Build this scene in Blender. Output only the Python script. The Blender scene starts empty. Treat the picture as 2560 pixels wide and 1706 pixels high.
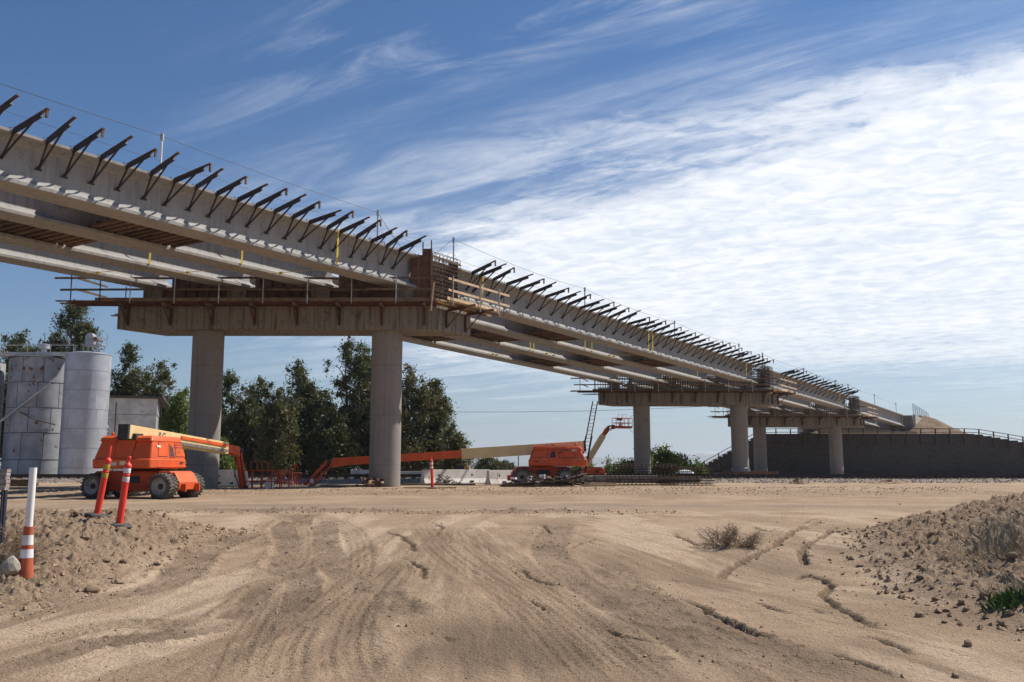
import bpy, bmesh, math, random
import numpy as np
from mathutils import Vector, Matrix, Euler
R = math.radians
SC = bpy.context.scene
COL = SC.collection
rnd = random.Random(7)

# ------------------------------------------------------------------ camera
FPX, CX, CY, ZC = 2300.0, 1280.0, 853.0, 1.05      # focal length in px of the 2560 px wide photograph
PITCH = math.atan(319.0 / FPX)
cam_d = bpy.data.cameras.new('camera'); cam = bpy.data.objects.new('camera', cam_d); COL.objects.link(cam)
cam_d.sensor_width = 36.0; cam_d.lens = 36.0 * FPX / 2560.0
cam_d.clip_start = 0.1; cam_d.clip_end = 60000
cam.location = (0, 0, ZC); cam.rotation_euler = (math.pi / 2 + PITCH, 0, 0)
SC.camera = cam
SC.render.resolution_x, SC.render.resolution_y = 1024, 682

# ------------------------------------------------------------------ sun, sky, exposure
SUN_AZ, SUN_EL = 28.0, 49.0      # degrees: azimuth counter-clockwise from +X
sdir = Vector((math.cos(R(SUN_AZ)) * math.cos(R(SUN_EL)), math.sin(R(SUN_AZ)) * math.cos(R(SUN_EL)), math.sin(R(SUN_EL))))
sun_d = bpy.data.lights.new('sun', 'SUN'); sun_d.energy = 5.0; sun_d.angle = R(0.53); sun_d.color = (1.0, 0.93, 0.83)
sun = bpy.data.objects.new('sun', sun_d); COL.objects.link(sun); sun.location = (60, 30, 80)
sun.rotation_euler = sdir.to_track_quat('Z', 'Y').to_euler()
SC.view_settings.view_transform = 'Standard'; SC.view_settings.look = 'None'
SC.view_settings.gamma = 1.0; SC.view_settings.use_curve_mapping = False
SC.view_settings.exposure = 0.35

class NT:
    """tiny helper for node trees"""
    def __init__(s, nt): s.nt = nt
    def n(s, typ, **kw):
        x = s.nt.nodes.new(typ)
        for k, v in kw.items():
            if k == 'inp':
                for a, b in v.items():
                    if isinstance(b, bpy.types.NodeSocket): s.nt.links.new(b, x.inputs[a])
                    else: x.inputs[a].default_value = b
            else: setattr(x, k, v)
        return x
    def m(s, op, a, b=0.0, c=None, clamp=False):
        x = s.nt.nodes.new('ShaderNodeMath'); x.operation = op; x.use_clamp = clamp
        for i, v in enumerate((a, b, c)):
            if v is None: continue
            if isinstance(v, bpy.types.NodeSocket): s.nt.links.new(v, x.inputs[i])
            else: x.inputs[i].default_value = v
        return x.outputs[0]
    def ss(s, v, lo, hi, a=0.0, b=1.0):      # smoothstep map range
        x = s.nt.nodes.new('ShaderNodeMapRange'); x.interpolation_type = 'SMOOTHSTEP'
        s.nt.links.new(v, x.inputs[0])
        for i, q in enumerate((lo, hi, a, b)): x.inputs[i + 1].default_value = q
        return x.outputs[0]
    def comb(s, x, y, z=0.0):
        c = s.nt.nodes.new('ShaderNodeCombineXYZ')
        for i, v in enumerate((x, y, z)):
            if isinstance(v, bpy.types.NodeSocket): s.nt.links.new(v, c.inputs[i])
            else: c.inputs[i].default_value = v
        return c.outputs[0]
    def noise(s, vec, scale, detail=4, rough=0.5, dist=0.0):
        x = s.nt.nodes.new('ShaderNodeTexNoise')
        if vec is not None: s.nt.links.new(vec, x.inputs['Vector'])
        x.inputs['Scale'].default_value = scale; x.inputs['Detail'].default_value = detail
        x.inputs['Roughness'].default_value = rough; x.inputs['Distortion'].default_value = dist
        return x.outputs[0]
    def mapping(s, vec, loc=(0, 0, 0), rot=(0, 0, 0), sc=(1, 1, 1)):
        x = s.nt.nodes.new('ShaderNodeMapping'); s.nt.links.new(vec, x.inputs[0])
        x.inputs[1].default_value = loc; x.inputs[2].default_value = rot; x.inputs[3].default_value = sc
        return x.outputs[0]
    def mix(s, f, a, b, typ='MIX'):
        x = s.nt.nodes.new('ShaderNodeMix'); x.data_type = 'RGBA'; x.blend_type = typ
        for i, v in ((0, f), (6, a), (7, b)):
            if isinstance(v, bpy.types.NodeSocket): s.nt.links.new(v, x.inputs[i])
            elif i == 0: x.inputs[0].default_value = v
            else: x.inputs[i].default_value = (v[0], v[1], v[2], 1)
        return x.outputs[2]
    def link(s, a, b): s.nt.links.new(a, b)

def make_world():
    w = bpy.data.worlds.new('World'); SC.world = w; w.use_nodes = True
    nt = w.node_tree; nt.nodes.clear(); t = NT(nt)
    sky = t.n('ShaderNodeTexSky', sky_type='NISHITA', sun_disc=False, sun_elevation=R(SUN_EL),
              sun_rotation=R(90 - SUN_AZ), altitude=100, air_density=1.0, dust_density=0.7, ozone_density=1.6)
    geo = t.n('ShaderNodeTexCoord').outputs['Generated']
    sep = t.n('ShaderNodeSeparateXYZ', inp={0: geo}); x, y, z = sep.outputs
    zc = t.m('ADD', t.m('MAXIMUM', z, 0.0), 0.06)
    u = t.m('DIVIDE', x, zc); v = t.m('DIVIDE', y, zc)
    pl = t.comb(u, v)
    az = t.m('MULTIPLY', t.m('ARCTAN2', x, y), 57.2958)          # degrees, 0 ahead, + right
    el = t.m('MULTIPLY', t.m('ARCSINE', z), 57.2958)
    def rs(rot, sx, sy, lx=0.0, ly=0.0):      # rotate first, then stretch
        return t.mapping(t.mapping(pl, rot=(0, 0, R(rot))), loc=(lx, ly, 0), sc=(sx, sy, 1))
    # the big bank of altocumulus: a wedge that opens to the right
    edge_n = t.noise(rs(34, 0.5, 2.2, 0.7, 0.3), 1.0, 7, 0.62, 0.7)
    wob = t.m('MULTIPLY', t.m('SUBTRACT', edge_n, 0.5), 15.0)
    topl = t.m('ADD', t.m('MULTIPLY', t.m('ADD', az, 8.0), 0.17), 18.0)
    topl = t.m('MINIMUM', topl, 36.0)
    d_top = t.m('SUBTRACT', t.m('ADD', topl, wob), el)
    m_top = t.ss(d_top, -6.0, 7.0)
    botl = t.m('ADD', t.m('MULTIPLY', az, -0.02), 4.2)
    d_bot = t.m('SUBTRACT', t.m('ADD', el, t.m('MULTIPLY', wob, 0.3)), botl)
    m_bot = t.ss(d_bot, -4.0, 7.0)
    m_left = t.ss(t.m('ADD', az, t.m('MULTIPLY', wob, 1.0)), -26.0, 4.0)
    m_far = t.ss(az, 90.0, 50.0)
    bank = t.m('MULTIPLY', t.m('MULTIPLY', m_top, m_bot), t.m('MULTIPLY', m_left, m_far))
    rip = t.noise(rs(25, 1.0, 1.4), 9.5, 4, 0.62, 0.6)
    big = t.noise(rs(25, 0.7, 1.3, 3, 1), 1.7, 3, 0.5)
    st = t.noise(rs(30, 0.8, 3.4, 1.7, 0.4), 1.5, 8, 0.66, 0.8)
    tex = t.m('ADD', t.m('MULTIPLY', rip, 0.75), t.m('MULTIPLY', big, 0.35))
    # thin veil that thickens inwards: combed wisps at the edge, small rippled cells inside
    veil = t.m('MULTIPLY', bank, t.m('ADD', 0.15, t.m('MULTIPLY', t.ss(st, 0.34, 0.68), 0.85)))
    core = t.m('MULTIPLY', t.ss(bank, 0.30, 0.85), t.ss(t.m('ADD', tex, t.m('MULTIPLY', bank, 0.70)), 0.62, 1.02))
    bankd = t.m('MAXIMUM', veil, core)
    # high wisps of cirrus combed from lower left to upper right
    pat = t.noise(rs(32, 0.7, 1.2, 4.1, 2.6), 1.3, 3, 0.5)
    cir = t.m('MULTIPLY', t.ss(st, 0.44, 0.82), t.ss(pat, 0.44, 0.68))
    cir = t.m('MULTIPLY', t.m('MULTIPLY', cir, 0.7), t.m('MULTIPLY', t.ss(el, 2.0, 12.0), t.ss(t.m('ADD', az, wob), -24.0, -6.0)))
    cloud = t.m('ADD', bankd, cir, clamp=True)
    tint = t.mix(t.ss(el, 0.0, 26.0), (0.98, 1.20, 1.42), (0.50, 0.96, 1.42))      # clean dry air: pale at the horizon, deep blue above
    skyc = t.mix(1.0, sky.outputs[0], tint, 'MULTIPLY')
    ccol = t.mix(t.ss(tex, 0.35, 0.72), (12.4, 13.6, 15.4), (18.0, 18.0, 18.1))
    col = t.mix(t.m('MULTIPLY', cloud, 0.93), skyc, ccol)
    bg = t.n('ShaderNodeBackground', inp={0: col, 1: 0.050})
    t.link(bg.outputs[0], t.n('ShaderNodeOutputWorld').inputs[0])
make_world()

# ------------------------------------------------------------------ measuring helpers
_cp, _sp = math.cos(PITCH), math.sin(PITCH)
def at(px, py, Y):
    """world point seen at photo pixel (px, py) when it stands Y metres ahead"""
    v = (CY - py) / FPX; u = (px - CX) / FPX
    s = Y / (_cp - v * _sp)
    return Vector((u * s, Y, ZC + (_sp + v * _cp) * s))
def px_of(X, Y, Z):
    z = Z - ZC; d = Y * _cp + z * _sp
    return CX + FPX * X / d, CY - FPX * (-Y * _sp + z * _cp) / d

# ------------------------------------------------------------------ mesh builder
class MB:
    def __init__(s, org=(0, 0, 0), M=None):
        s.v = []; s.f = []; s.org = Vector(org); s.M = M; s.mi = []
    def add(s, vs, fs):
        o = len(s.v)
        if s.M is not None: vs = [s.M @ Vector(p) for p in vs]
        s.v += [(p[0] - s.org.x, p[1] - s.org.y, p[2] - s.org.z) for p in vs]
        s.f += [tuple(i + o for i in f) for f in fs]
        return s
    BF = [(0, 3, 2, 1), (4, 5, 6, 7), (0, 1, 5, 4), (1, 2, 6, 5), (2, 3, 7, 6), (3, 0, 4, 7)]
    def box(s, c, d, rz=0.0):
        x, y, z = d[0] / 2, d[1] / 2, d[2] / 2; co, si = math.cos(rz), math.sin(rz)
        vs = [(-x, -y, -z), (x, -y, -z), (x, y, -z), (-x, y, -z), (-x, -y, z), (x, -y, z), (x, y, z), (-x, y, z)]
        return s.add([(c[0] + a * co - b * si, c[1] + a * si + b * co, c[2] + e) for a, b, e in vs], s.BF)
    def bb(s, x0, x1, y0, y1, z0, z1):
        return s.box(((x0 + x1) / 2, (y0 + y1) / 2, (z0 + z1) / 2), (x1 - x0, y1 - y0, z1 - z0))
    def bar(s, p, q, w, h=None, up=(0, 0, 1)):
        h = w if h is None else h
        p, q = Vector(p), Vector(q); d = (q - p).normalized(); up = Vector(up)
        if abs(d.dot(up)) > 0.98: up = Vector((1, 0, 0)) if abs(d.x) < 0.9 else Vector((0, 1, 0))
        r = d.cross(up).normalized(); n = r.cross(d).normalized()
        vs = []
        for e in (p, q):
            vs += [e - r * w / 2 - n * h / 2, e + r * w / 2 - n * h / 2, e + r * w / 2 + n * h / 2, e - r * w / 2 + n * h / 2]
        return s.add(vs, [(0, 1, 2, 3), (7, 6, 5, 4), (0, 4, 5, 1), (1, 5, 6, 2), (2, 6, 7, 3), (3, 7, 4, 0)])
    def tube(s, pts, r, n=8, cap=True, r2=None):
        pts = [Vector(p) for p in pts]; vs = []; fs = []; N = len(pts); ref = None
        for i, p in enumerate(pts):
            d = (pts[min(i + 1, N - 1)] - pts[max(i - 1, 0)]).normalized()
            if ref is None:
                ref = Vector((0, 0, 1)) if abs(d.z) < 0.9 else Vector((1, 0, 0))
            a = d.cross(ref).normalized(); b = a.cross(d).normalized(); ref = b
            rr = r if r2 is None else r + (r2 - r) * i / max(N - 1, 1)
            if hasattr(r, '__len__'): rr = r[i]
            for k in range(n):
                t = 2 * math.pi * k / n
                vs.append(p + a * (rr * math.cos(t)) + b * (rr * math.sin(t)))
        for i in range(N - 1):
            for k in range(n):
                k2 = (k + 1) % n
                fs.append((i * n + k, i * n + k2, (i + 1) * n + k2, (i + 1) * n + k))
        if cap:
            fs.append(tuple(range(n - 1, -1, -1))); fs.append(tuple((N - 1) * n + k for k in range(n)))
        return s.add(vs, fs)
    def lathe(s, prof, n=32, c=(0, 0, 0), ax='z', cap=True):
        """prof: list of (r, h)"""
        vs = []; fs = []
        for r, h in prof:
            for k in range(n):
                t = 2 * math.pi * k / n
                a, b = r * math.cos(t), r * math.sin(t)
                p = (a, b, h) if ax == 'z' else ((a, h, b) if ax == 'y' else (h, a, b))
                vs.append((c[0] + p[0], c[1] + p[1], c[2] + p[2]))
        m = len(prof)
        for i in range(m - 1):
            for k in range(n):
                k2 = (k + 1) % n
                q = (i * n + k, i * n + k2, (i + 1) * n + k2, (i + 1) * n + k)
                fs.append(q if ax != 'y' else q[::-1])
        e0 = tuple(range(n)); e1 = tuple((m - 1) * n + k for k in range(n))
        if cap and prof[0][0] > 1e-5: fs.append(e0[::-1] if ax != 'y' else e0)
        if cap and prof[-1][0] > 1e-5: fs.append(e1 if ax != 'y' else e1[::-1])
        return s.add(vs, fs)
    def prism(s, poly, A, B, frame=None):
        """extrude 2-D polygon (a, b) from A to B; frame=(ea, eb) unit vectors"""
        ea, eb = frame; A, B = Vector(A), Vector(B); ea, eb = Vector(ea), Vector(eb); n = len(poly)
        vs = [A + ea * a + eb * b for a, b in poly] + [B + ea * a + eb * b for a, b in poly]
        fs = [tuple(range(n - 1, -1, -1)), tuple(range(n, 2 * n))]
        fs += [(i, (i + 1) % n, n + (i + 1) % n, n + i) for i in range(n)]
        return s.add(vs, fs)
    def loft(s, secs, seg=5):
        """secs: (z, x0, x1, y0, y1, r): rounded rectangles stacked in z"""
        vs = []; fs = []; n = 4 * (seg + 1)
        for z, x0, x1, y0, y1, r in secs:
            for cx, cy, a0 in ((x1 - r, y1 - r, 0), (x0 + r, y1 - r, 90), (x0 + r, y0 + r, 180), (x1 - r, y0 + r, 270)):
                for k in range(seg + 1):
                    a = R(a0 + 90 * k / seg); vs.append((cx + r * math.cos(a), cy + r * math.sin(a), z))
        for i in range(len(secs) - 1):
            for k in range(n):
                k2 = (k + 1) % n; fs.append((i * n + k, i * n + k2, (i + 1) * n + k2, (i + 1) * n + k))
        fs.append(tuple(range(n - 1, -1, -1))); fs.append(tuple((len(secs) - 1) * n + k for k in range(n)))
        return s.add(vs, fs)
    def build(s, name, m, parent=None, smooth=False, bev=0.0, auto=None):
        me = bpy.data.meshes.new(name); me.from_pydata(s.v, [], s.f); me.update()
        if m is not None: me.materials.append(m)
        if smooth: me.polygons.foreach_set('use_smooth', [True] * len(me.polygons))
        if auto is not None: me.set_sharp_from_angle(angle=R(auto))
        o = bpy.data.objects.new(name, me); COL.objects.link(o)
        if parent is not None: o.parent = parent
        if bev:
            b = o.modifiers.new('bevel', 'BEVEL'); b.width = bev; b.segments = 2; b.limit_method = 'ANGLE'; b.angle_limit = R(35)
        return o

def tag(o, label=None, cat=None, group=None, kind=None):
    if label: o['label'] = label
    if cat: o['category'] = cat
    if group: o['group'] = group
    if kind: o['kind'] = kind
    return o
def thing(name, label, cat, loc=(0, 0, 0), rz=0.0, group=None):
    o = bpy.data.objects.new(name, None); COL.objects.link(o); o.empty_display_size = 0.3
    o.location = loc; o.rotation_euler = (0, 0, rz)
    return tag(o, label, cat, group)
def link_obj(name, me, parent=None, loc=(0, 0, 0), rot=(0, 0, 0), sc=(1, 1, 1)):
    o = bpy.data.objects.new(name, me); COL.objects.link(o)
    o.location = loc; o.rotation_euler = rot; o.scale = sc
    if parent is not None: o.parent = parent
    return o
def copy_tree(o, parent=None):
    c = o.copy(); COL.objects.link(c); c.parent = parent
    for ch in list(o.children): copy_tree(ch, c)
    return c
ORD = ['first', 'second', 'third', 'fourth', 'fifth', 'sixth', 'seventh', 'eighth', 'ninth', 'tenth', 'eleventh', 'twelfth',
       'thirteenth', 'fourteenth', 'fifteenth', 'sixteenth', 'seventeenth', 'eighteenth', 'nineteenth', 'twentieth']
TENS = {2: 'twenty', 3: 'thirty'}
def ordw(i):
    if i < 20: return ORD[i]
    if i + 1 == 30: return 'thirtieth'
    return TENS[(i + 1) // 10] + '-' + ORD[(i + 1) % 10 - 1]
_txt = {}
def text_mesh(txt, bold=0.0, shear=0.0):
    k = (txt, bold, shear)
    if k in _txt: return _txt[k]
    cu = bpy.data.curves.new('txt', 'FONT'); cu.body = txt; cu.align_x = 'CENTER'; cu.align_y = 'CENTER'
    cu.offset = bold; cu.extrude = 0.004; cu.shear = shear; cu.resolution_u = 2
    o = bpy.data.objects.new('txt', cu); COL.objects.link(o)
    dg = bpy.context.evaluated_depsgraph_get(); dg.update()
    me = bpy.data.meshes.new_from_object(o.evaluated_get(dg)); me.name = 'lettering'
    bpy.data.objects.remove(o); _txt[k] = me
    return me
def lettering(txt, m, parent, pos, xdir, updir, size, bold=0.0, shear=0.0, name='lettering'):
    me = text_mesh(txt, bold, shear).copy(); me.materials.clear(); me.materials.append(m)
    x = Vector(xdir).normalized(); u = Vector(updir); u = (u - x * u.dot(x)).normalized(); n = x.cross(u)
    Mx = Matrix((x, u, n)).transposed().to_4x4(); Mx.translation = Vector(pos)
    o = bpy.data.objects.new(name, me); COL.objects.link(o); o.parent = parent
    o.matrix_local = Mx @ Matrix.Scale(size, 4)
    return o
# ------------------------------------------------------------------ materials
def pmat(name, col, col2=None, rough=0.7, metal=0.0, sc=2.0, stretch=(1, 1, 1), det=5, lo=0.35, hi=0.65,
         spot=None, spot_sc=3.0, spot_lo=0.6, spot_hi=0.68, bump=0.0, bump_sc=30.0, rand=0.0, coord='Object',
         spot_stretch=(1, 1, 1), spec=0.5, rvar=0.1):
    m = bpy.data.materials.new(name); m.use_nodes = True; nt = m.node_tree; t = NT(nt)
    b = nt.nodes['Principled BSDF']
    tc = t.n('ShaderNodeTexCoord').outputs[coord]
    if rand:
        oi = t.n('ShaderNodeObjectInfo').outputs['Random']
        va = t.n('ShaderNodeVectorMath', operation='ADD', inp={0: tc, 1: t.comb(t.m('MULTIPLY', oi, 37.0), t.m('MULTIPLY', oi, 91.0), 0.0)})
        tc = va.outputs[0]
    c = col
    n1 = t.noise(t.mapping(tc, sc=stretch), sc, det, 0.6)
    if col2 is None: col2 = tuple(x * 0.72 for x in col)
    c = t.mix(t.ss(n1, lo, hi), col, col2)
    if spot is not None:
        n2 = t.noise(t.mapping(tc, loc=(5, 9, 2), sc=spot_stretch), spot_sc, 6, 0.65)
        c = t.mix(t.ss(n2, spot_lo, spot_hi), c, spot)
    if rand:
        f = t.m('ADD', t.m('MULTIPLY', t.m('SUBTRACT', oi, 0.5), 2 * rand), 1.0)
        x = t.n('ShaderNodeVectorMath', operation='SCALE', inp={0: c}); t.link(f, x.inputs['Scale']); c = x.outputs[0]
    t.link(c, b.inputs['Base Color'])
    t.link(t.m('ADD', t.m('MULTIPLY', t.m('SUBTRACT', n1, 0.5), rvar * 2), rough, clamp=True), b.inputs['Roughness'])
    b.inputs['Metallic'].default_value = metal
    b.inputs['Specular IOR Level'].default_value = spec
    if bump:
        n3 = t.noise(tc, bump_sc, 5, 0.6)
        bp = t.n('ShaderNodeBump', inp={'Strength': bump, 'Distance': 0.02, 'Height': n3}); t.link(bp.outputs[0], b.inputs['Normal'])
    return m
M = {}
def concrete(name, base, dark, warm, joint=None, streak=0.35, blotch=0.5, vj=None):
    m = bpy.data.materials.new(name); m.use_nodes = True; nt = m.node_tree; t = NT(nt); b = nt.nodes['Principled BSDF']
    tc = t.n('ShaderNodeTexCoord').outputs['Object']
    n1 = t.noise(tc, 0.55, 5, 0.6)
    n2 = t.noise(t.mapping(tc, sc=(3.2, 3.2, 0.22)), 1.6, 5, 0.6)        # vertical run-off streaks
    n3 = t.noise(tc, 7.0, 6, 0.7)
    c = t.mix(t.ss(n1, 0.35, 0.68), base, warm)
    c = t.mix(t.m('MULTIPLY', t.ss(n2, 0.45, 0.72), streak), c, dark)
    c = t.mix(t.m('MULTIPLY', t.ss(n3, 0.52, 0.75), 0.45), c, dark)
    n4 = t.noise(t.mapping(tc, loc=(3, 7, 1)), 1.3, 7, 0.72)
    c = t.mix(t.m('MULTIPLY', t.ss(n4, 0.64 - 0.12 * blotch, 0.70), blotch), c, dark)
    pit = t.n('ShaderNodeTexVoronoi', feature='F1', inp={'Vector': tc, 'Scale': 3.5})
    c = t.mix(t.m('MULTIPLY', t.ss(pit.outputs[0], 0.075, 0.045), 0.75), c, tuple(x * 0.4 for x in dark))
    hgt = n3
    if joint:      # form-panel joint lines every `joint` metres in z: darker in the colour only, the relief stays flat
        z = t.n('ShaderNodeSeparateXYZ', inp={0: tc}).outputs[2]
        fr = t.m('ABSOLUTE', t.m('SUBTRACT', t.m('FRACT', t.m('DIVIDE', z, joint)), 0.5))
        g = t.ss(fr, 0.012, 0.004)
        c = t.mix(t.m('MULTIPLY', g, 0.35), c, dark)
    if vj:         # board-form seams and plugged tie holes
        sx = t.n('ShaderNodeSeparateXYZ', inp={0: tc}); X_, Z_ = sx.outputs[0], sx.outputs[2]
        fr = t.m('ABSOLUTE', t.m('SUBTRACT', t.m('FRACT', t.m('DIVIDE', X_, vj)), 0.5))
        c = t.mix(t.m('MULTIPLY', t.ss(fr, 0.035 / vj, 0.012 / vj), 0.55), c, dark)
        hx = t.m('MULTIPLY', t.m('SUBTRACT', t.m('FRACT', t.m('DIVIDE', X_, vj / 2)), 0.5), vj / 2)
        hz_ = t.m('MULTIPLY', t.m('SUBTRACT', t.m('FRACT', t.m('DIVIDE', Z_, 0.66)), 0.5), 0.66)
        dd = t.m('SQRT', t.m('ADD', t.m('MULTIPLY', hx, hx), t.m('MULTIPLY', hz_, hz_)))
        c = t.mix(t.m('MULTIPLY', t.ss(dd, 0.05, 0.03), 0.6), c, dark)
    t.link(c, b.inputs['Base Color']); b.inputs['Roughness'].default_value = 0.88
    b.inputs['Specular IOR Level'].default_value = 0.25
    bp = t.n('ShaderNodeBump', inp={'Strength': 0.35, 'Distance': 0.02, 'Height': hgt}); t.link(bp.outputs[0], b.inputs['Normal'])
    return m
M['cap'] = concrete('cast concrete', (0.225, 0.205, 0.18), (0.05, 0.043, 0.036), (0.25, 0.215, 0.175), None, 0.75, 0.75, 2.1)
M['column'] = concrete('column concrete', (0.255, 0.230, 0.21), (0.115, 0.10, 0.09), (0.285, 0.255, 0.222), 2.45, 0.3)
M['girder'] = concrete('precast concrete', (0.31, 0.303, 0.295), (0.14, 0.135, 0.13), (0.345, 0.33, 0.31), None, 0.5, 0.6, None)
M['barrier'] = pmat('whitewashed concrete', (0.62, 0.595, 0.555), (0.50, 0.47, 0.43), 0.85, 0, 1.5, spot=(0.20, 0.10, 0.05), spot_sc=1.6,
                    spot_lo=0.60, spot_hi=0.72, spot_stretch=(2.6, 2.6, 0.5), bump=0.3, bump_sc=25, rand=0.06)
M['abut'] = concrete('abutment concrete', (0.47, 0.43, 0.37), (0.2, 0.18, 0.15), (0.5, 0.45, 0.38), 2.0, 0.3)
M['wood'] = pmat('weathered timber', (0.175, 0.122, 0.08), (0.10, 0.068, 0.046), 0.8, 0, 2.5, (1, 1, 1), rand=0.3, bump=0.25, bump_sc=40, spot=(0.09, 0.06, 0.04), spot_lo=0.6, spot_hi=0.75)
M['newwood'] = pmat('fresh sawn lumber', (0.62, 0.44, 0.27), (0.50, 0.33, 0.19), 0.75, 0, 3, (1, 1, 1), rand=0.18, bump=0.2, bump_sc=40)
M['ply'] = pmat('oiled plywood form', (0.185, 0.078, 0.036), (0.105, 0.045, 0.023), 0.6, 0, 1.2, (1, 1, 3), rand=0.2, spot=(0.10, 0.045, 0.02), spot_lo=0.58, spot_hi=0.75)
M['boards'] = pmat('dark form boards', (0.13, 0.07, 0.038), (0.07, 0.036, 0.02), 0.8, 0, 3, rand=0.35)
M['bracket'] = pmat('black painted steel', (0.030, 0.026, 0.024), (0.05, 0.034, 0.026), 0.6, 0.2, 6, rand=0.3)
M['jack'] = pmat('red oxide steel', (0.095, 0.034, 0.024), (0.055, 0.024, 0.018), 0.7, 0.1, 5, rand=0.25)
M['rebar'] = pmat('rusty rebar', (0.10, 0.055, 0.035), (0.045, 0.03, 0.024), 0.85, 0.3, 8, rand=0.3)
M['rebar_blue'] = pmat('coated rebar', (0.10, 0.20, 0.27), (0.06, 0.12, 0.17), 0.6, 0.1, 8)
M['galv'] = pmat('galvanised pipe', (0.50, 0.51, 0.52), (0.36, 0.37, 0.38), 0.45, 0.6, 4, rand=0.1)
M['cable'] = pmat('steel cable', (0.06, 0.06, 0.06), None, 0.5, 0.5, 5)
M['strap'] = pmat('yellow webbing', (0.62, 0.47, 0.05), (0.50, 0.36, 0.04), 0.8, 0, 6, rand=0.1)
M['orange'] = pmat('orange machine paint', (0.68, 0.098, 0.012), (0.57, 0.080, 0.013), 0.48, 0, 1.5, spot=(0.34, 0.15, 0.07), spot_sc=2.4, spot_lo=0.56, spot_hi=0.78, rvar=0.2)
M['orange_d'] = pmat('faded red-orange paint', (0.50, 0.060, 0.012), (0.38, 0.05, 0.014), 0.55, 0, 2, spot=(0.24, 0.10, 0.05), spot_sc=3.5, spot_lo=0.60, spot_hi=0.75, rvar=0.2)
M['cream'] = pmat('cream machine paint', (0.74, 0.57, 0.29), (0.66, 0.49, 0.24), 0.45, 0, 1.3, spot=(0.30, 0.22, 0.12), spot_sc=3, spot_lo=0.66, spot_hi=0.8)
M['black'] = pmat('black plastic', (0.022, 0.021, 0.021), (0.04, 0.036, 0.033), 0.6, 0, 5)
M['tyre'] = pmat('dusty rubber', (0.055, 0.050, 0.046), (0.13, 0.11, 0.09), 0.9, 0, 3.5, bump=0.2)
M['rim'] = pmat('dirty white rim', (0.40, 0.38, 0.36), (0.27, 0.24, 0.21), 0.65, 0, 3)
M['rim_b'] = pmat('mud brown rim', (0.16, 0.08, 0.045), (0.11, 0.06, 0.04), 0.85, 0, 3)
M['chain'] = pmat('grey hose carrier', (0.30, 0.27, 0.23), (0.17, 0.15, 0.13), 0.7, 0.3, 9)
M['white'] = pmat('white paint', (0.80, 0.79, 0.77), (0.70, 0.69, 0.66), 0.6, 0, 2)
M['decal'] = pmat('sticker cream', (0.72, 0.66, 0.52), None, 0.6, 0, 4)
M['ink'] = pmat('dark print', (0.03, 0.035, 0.05), None, 0.6, 0, 4)
M['inkfade'] = pmat('faded print', (0.22, 0.07, 0.03), None, 0.6, 0, 6)
M['navy'] = pmat('navy print', (0.025, 0.035, 0.09), None, 0.5, 0, 4)
M['redink'] = pmat('red print', (0.60, 0.03, 0.02), None, 0.5, 0, 4)
M['post_red'] = pmat('delineator orange red', (0.84, 0.045, 0.018), (0.76, 0.04, 0.016), 0.45, 0, 2.0, spot=(0.35, 0.05, 0.03), spot_sc=5, spot_lo=0.64, spot_hi=0.78)
M['refl'] = pmat('white reflective tape', (0.78, 0.78, 0.77), (0.62, 0.61, 0.58), 0.4, 0, 5, spot=(0.80, 0.05, 0.02), spot_sc=5, spot_lo=0.60, spot_hi=0.63)
M['refl_y'] = pmat('yellow reflective tape', (0.52, 0.36, 0.04), (0.40, 0.27, 0.03), 0.45, 0, 5)
M['cone'] = pmat('faded cone orange', (0.50, 0.10, 0.038), (0.40, 0.085, 0.04), 0.7, 0, 5, spot=(0.30, 0.13, 0.08), spot_sc=6)
M['rubber'] = pmat('black rubber base', (0.035, 0.035, 0.037), (0.075, 0.068, 0.06), 0.75, 0, 4)
M['pvc'] = pmat('white plastic pipe', (0.80, 0.79, 0.77), (0.74, 0.72, 0.69), 0.4, 0, 1.2)
M['silo'] = pmat('chalky white silo plate', (0.36, 0.38, 0.41), (0.26, 0.275, 0.30), 0.75, 0, 0.9, spot=(0.13, 0.075, 0.045), spot_sc=1.5, spot_lo=0.62, spot_hi=0.66, rand=0.10, spot_stretch=(1, 1, 0.8))
M['silo_rust'] = pmat('rust-blistered silo plate', (0.40, 0.415, 0.44), (0.28, 0.28, 0.29), 0.75, 0, 0.9, spot=(0.17, 0.075, 0.035), spot_sc=1.7, spot_lo=0.53, spot_hi=0.60, rand=0.07)
M['silo_smooth'] = pmat('smooth white silo plate', (0.50, 0.515, 0.55), (0.40, 0.41, 0.445), 0.42, 0.45, 0.7, rand=0.04)
M['seam'] = pmat('dark seam steel', (0.10, 0.095, 0.095), None, 0.8, 0.2, 5)
M['shed'] = pmat('weathered white cladding', (0.62, 0.62, 0.61), (0.47, 0.46, 0.44), 0.8, 0, 1.2, spot=(0.20, 0.15, 0.08), spot_sc=1.1, spot_lo=0.60, spot_hi=0.75, rand=0.08)
M['mse'] = None
M['guard'] = pmat('brown guard timber', (0.13, 0.085, 0.055), (0.09, 0.06, 0.045), 0.85, 0, 3, rand=0.2)
M['rail'] = pmat('rail steel', (0.10, 0.075, 0.06), (0.07, 0.05, 0.04), 0.6, 0.5, 4)
M['tie'] = pmat('creosoted tie', (0.06, 0.045, 0.035), None, 0.9, 0, 4, rand=0.3)
M['formsteel'] = pmat('rusty steel form', (0.21, 0.115, 0.075), (0.14, 0.08, 0.055), 0.8, 0.1, 2, (1, 1, 0.4), rand=0.1)
M['scrap'] = pmat('grey scrap board', (0.34, 0.27, 0.20), (0.12, 0.085, 0.06), 0.85, 0, 2, rand=0.65)
M['bark'] = pmat('pale bark', (0.32, 0.26, 0.20), (0.17, 0.13, 0.10), 0.9, 0, 3)
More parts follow.
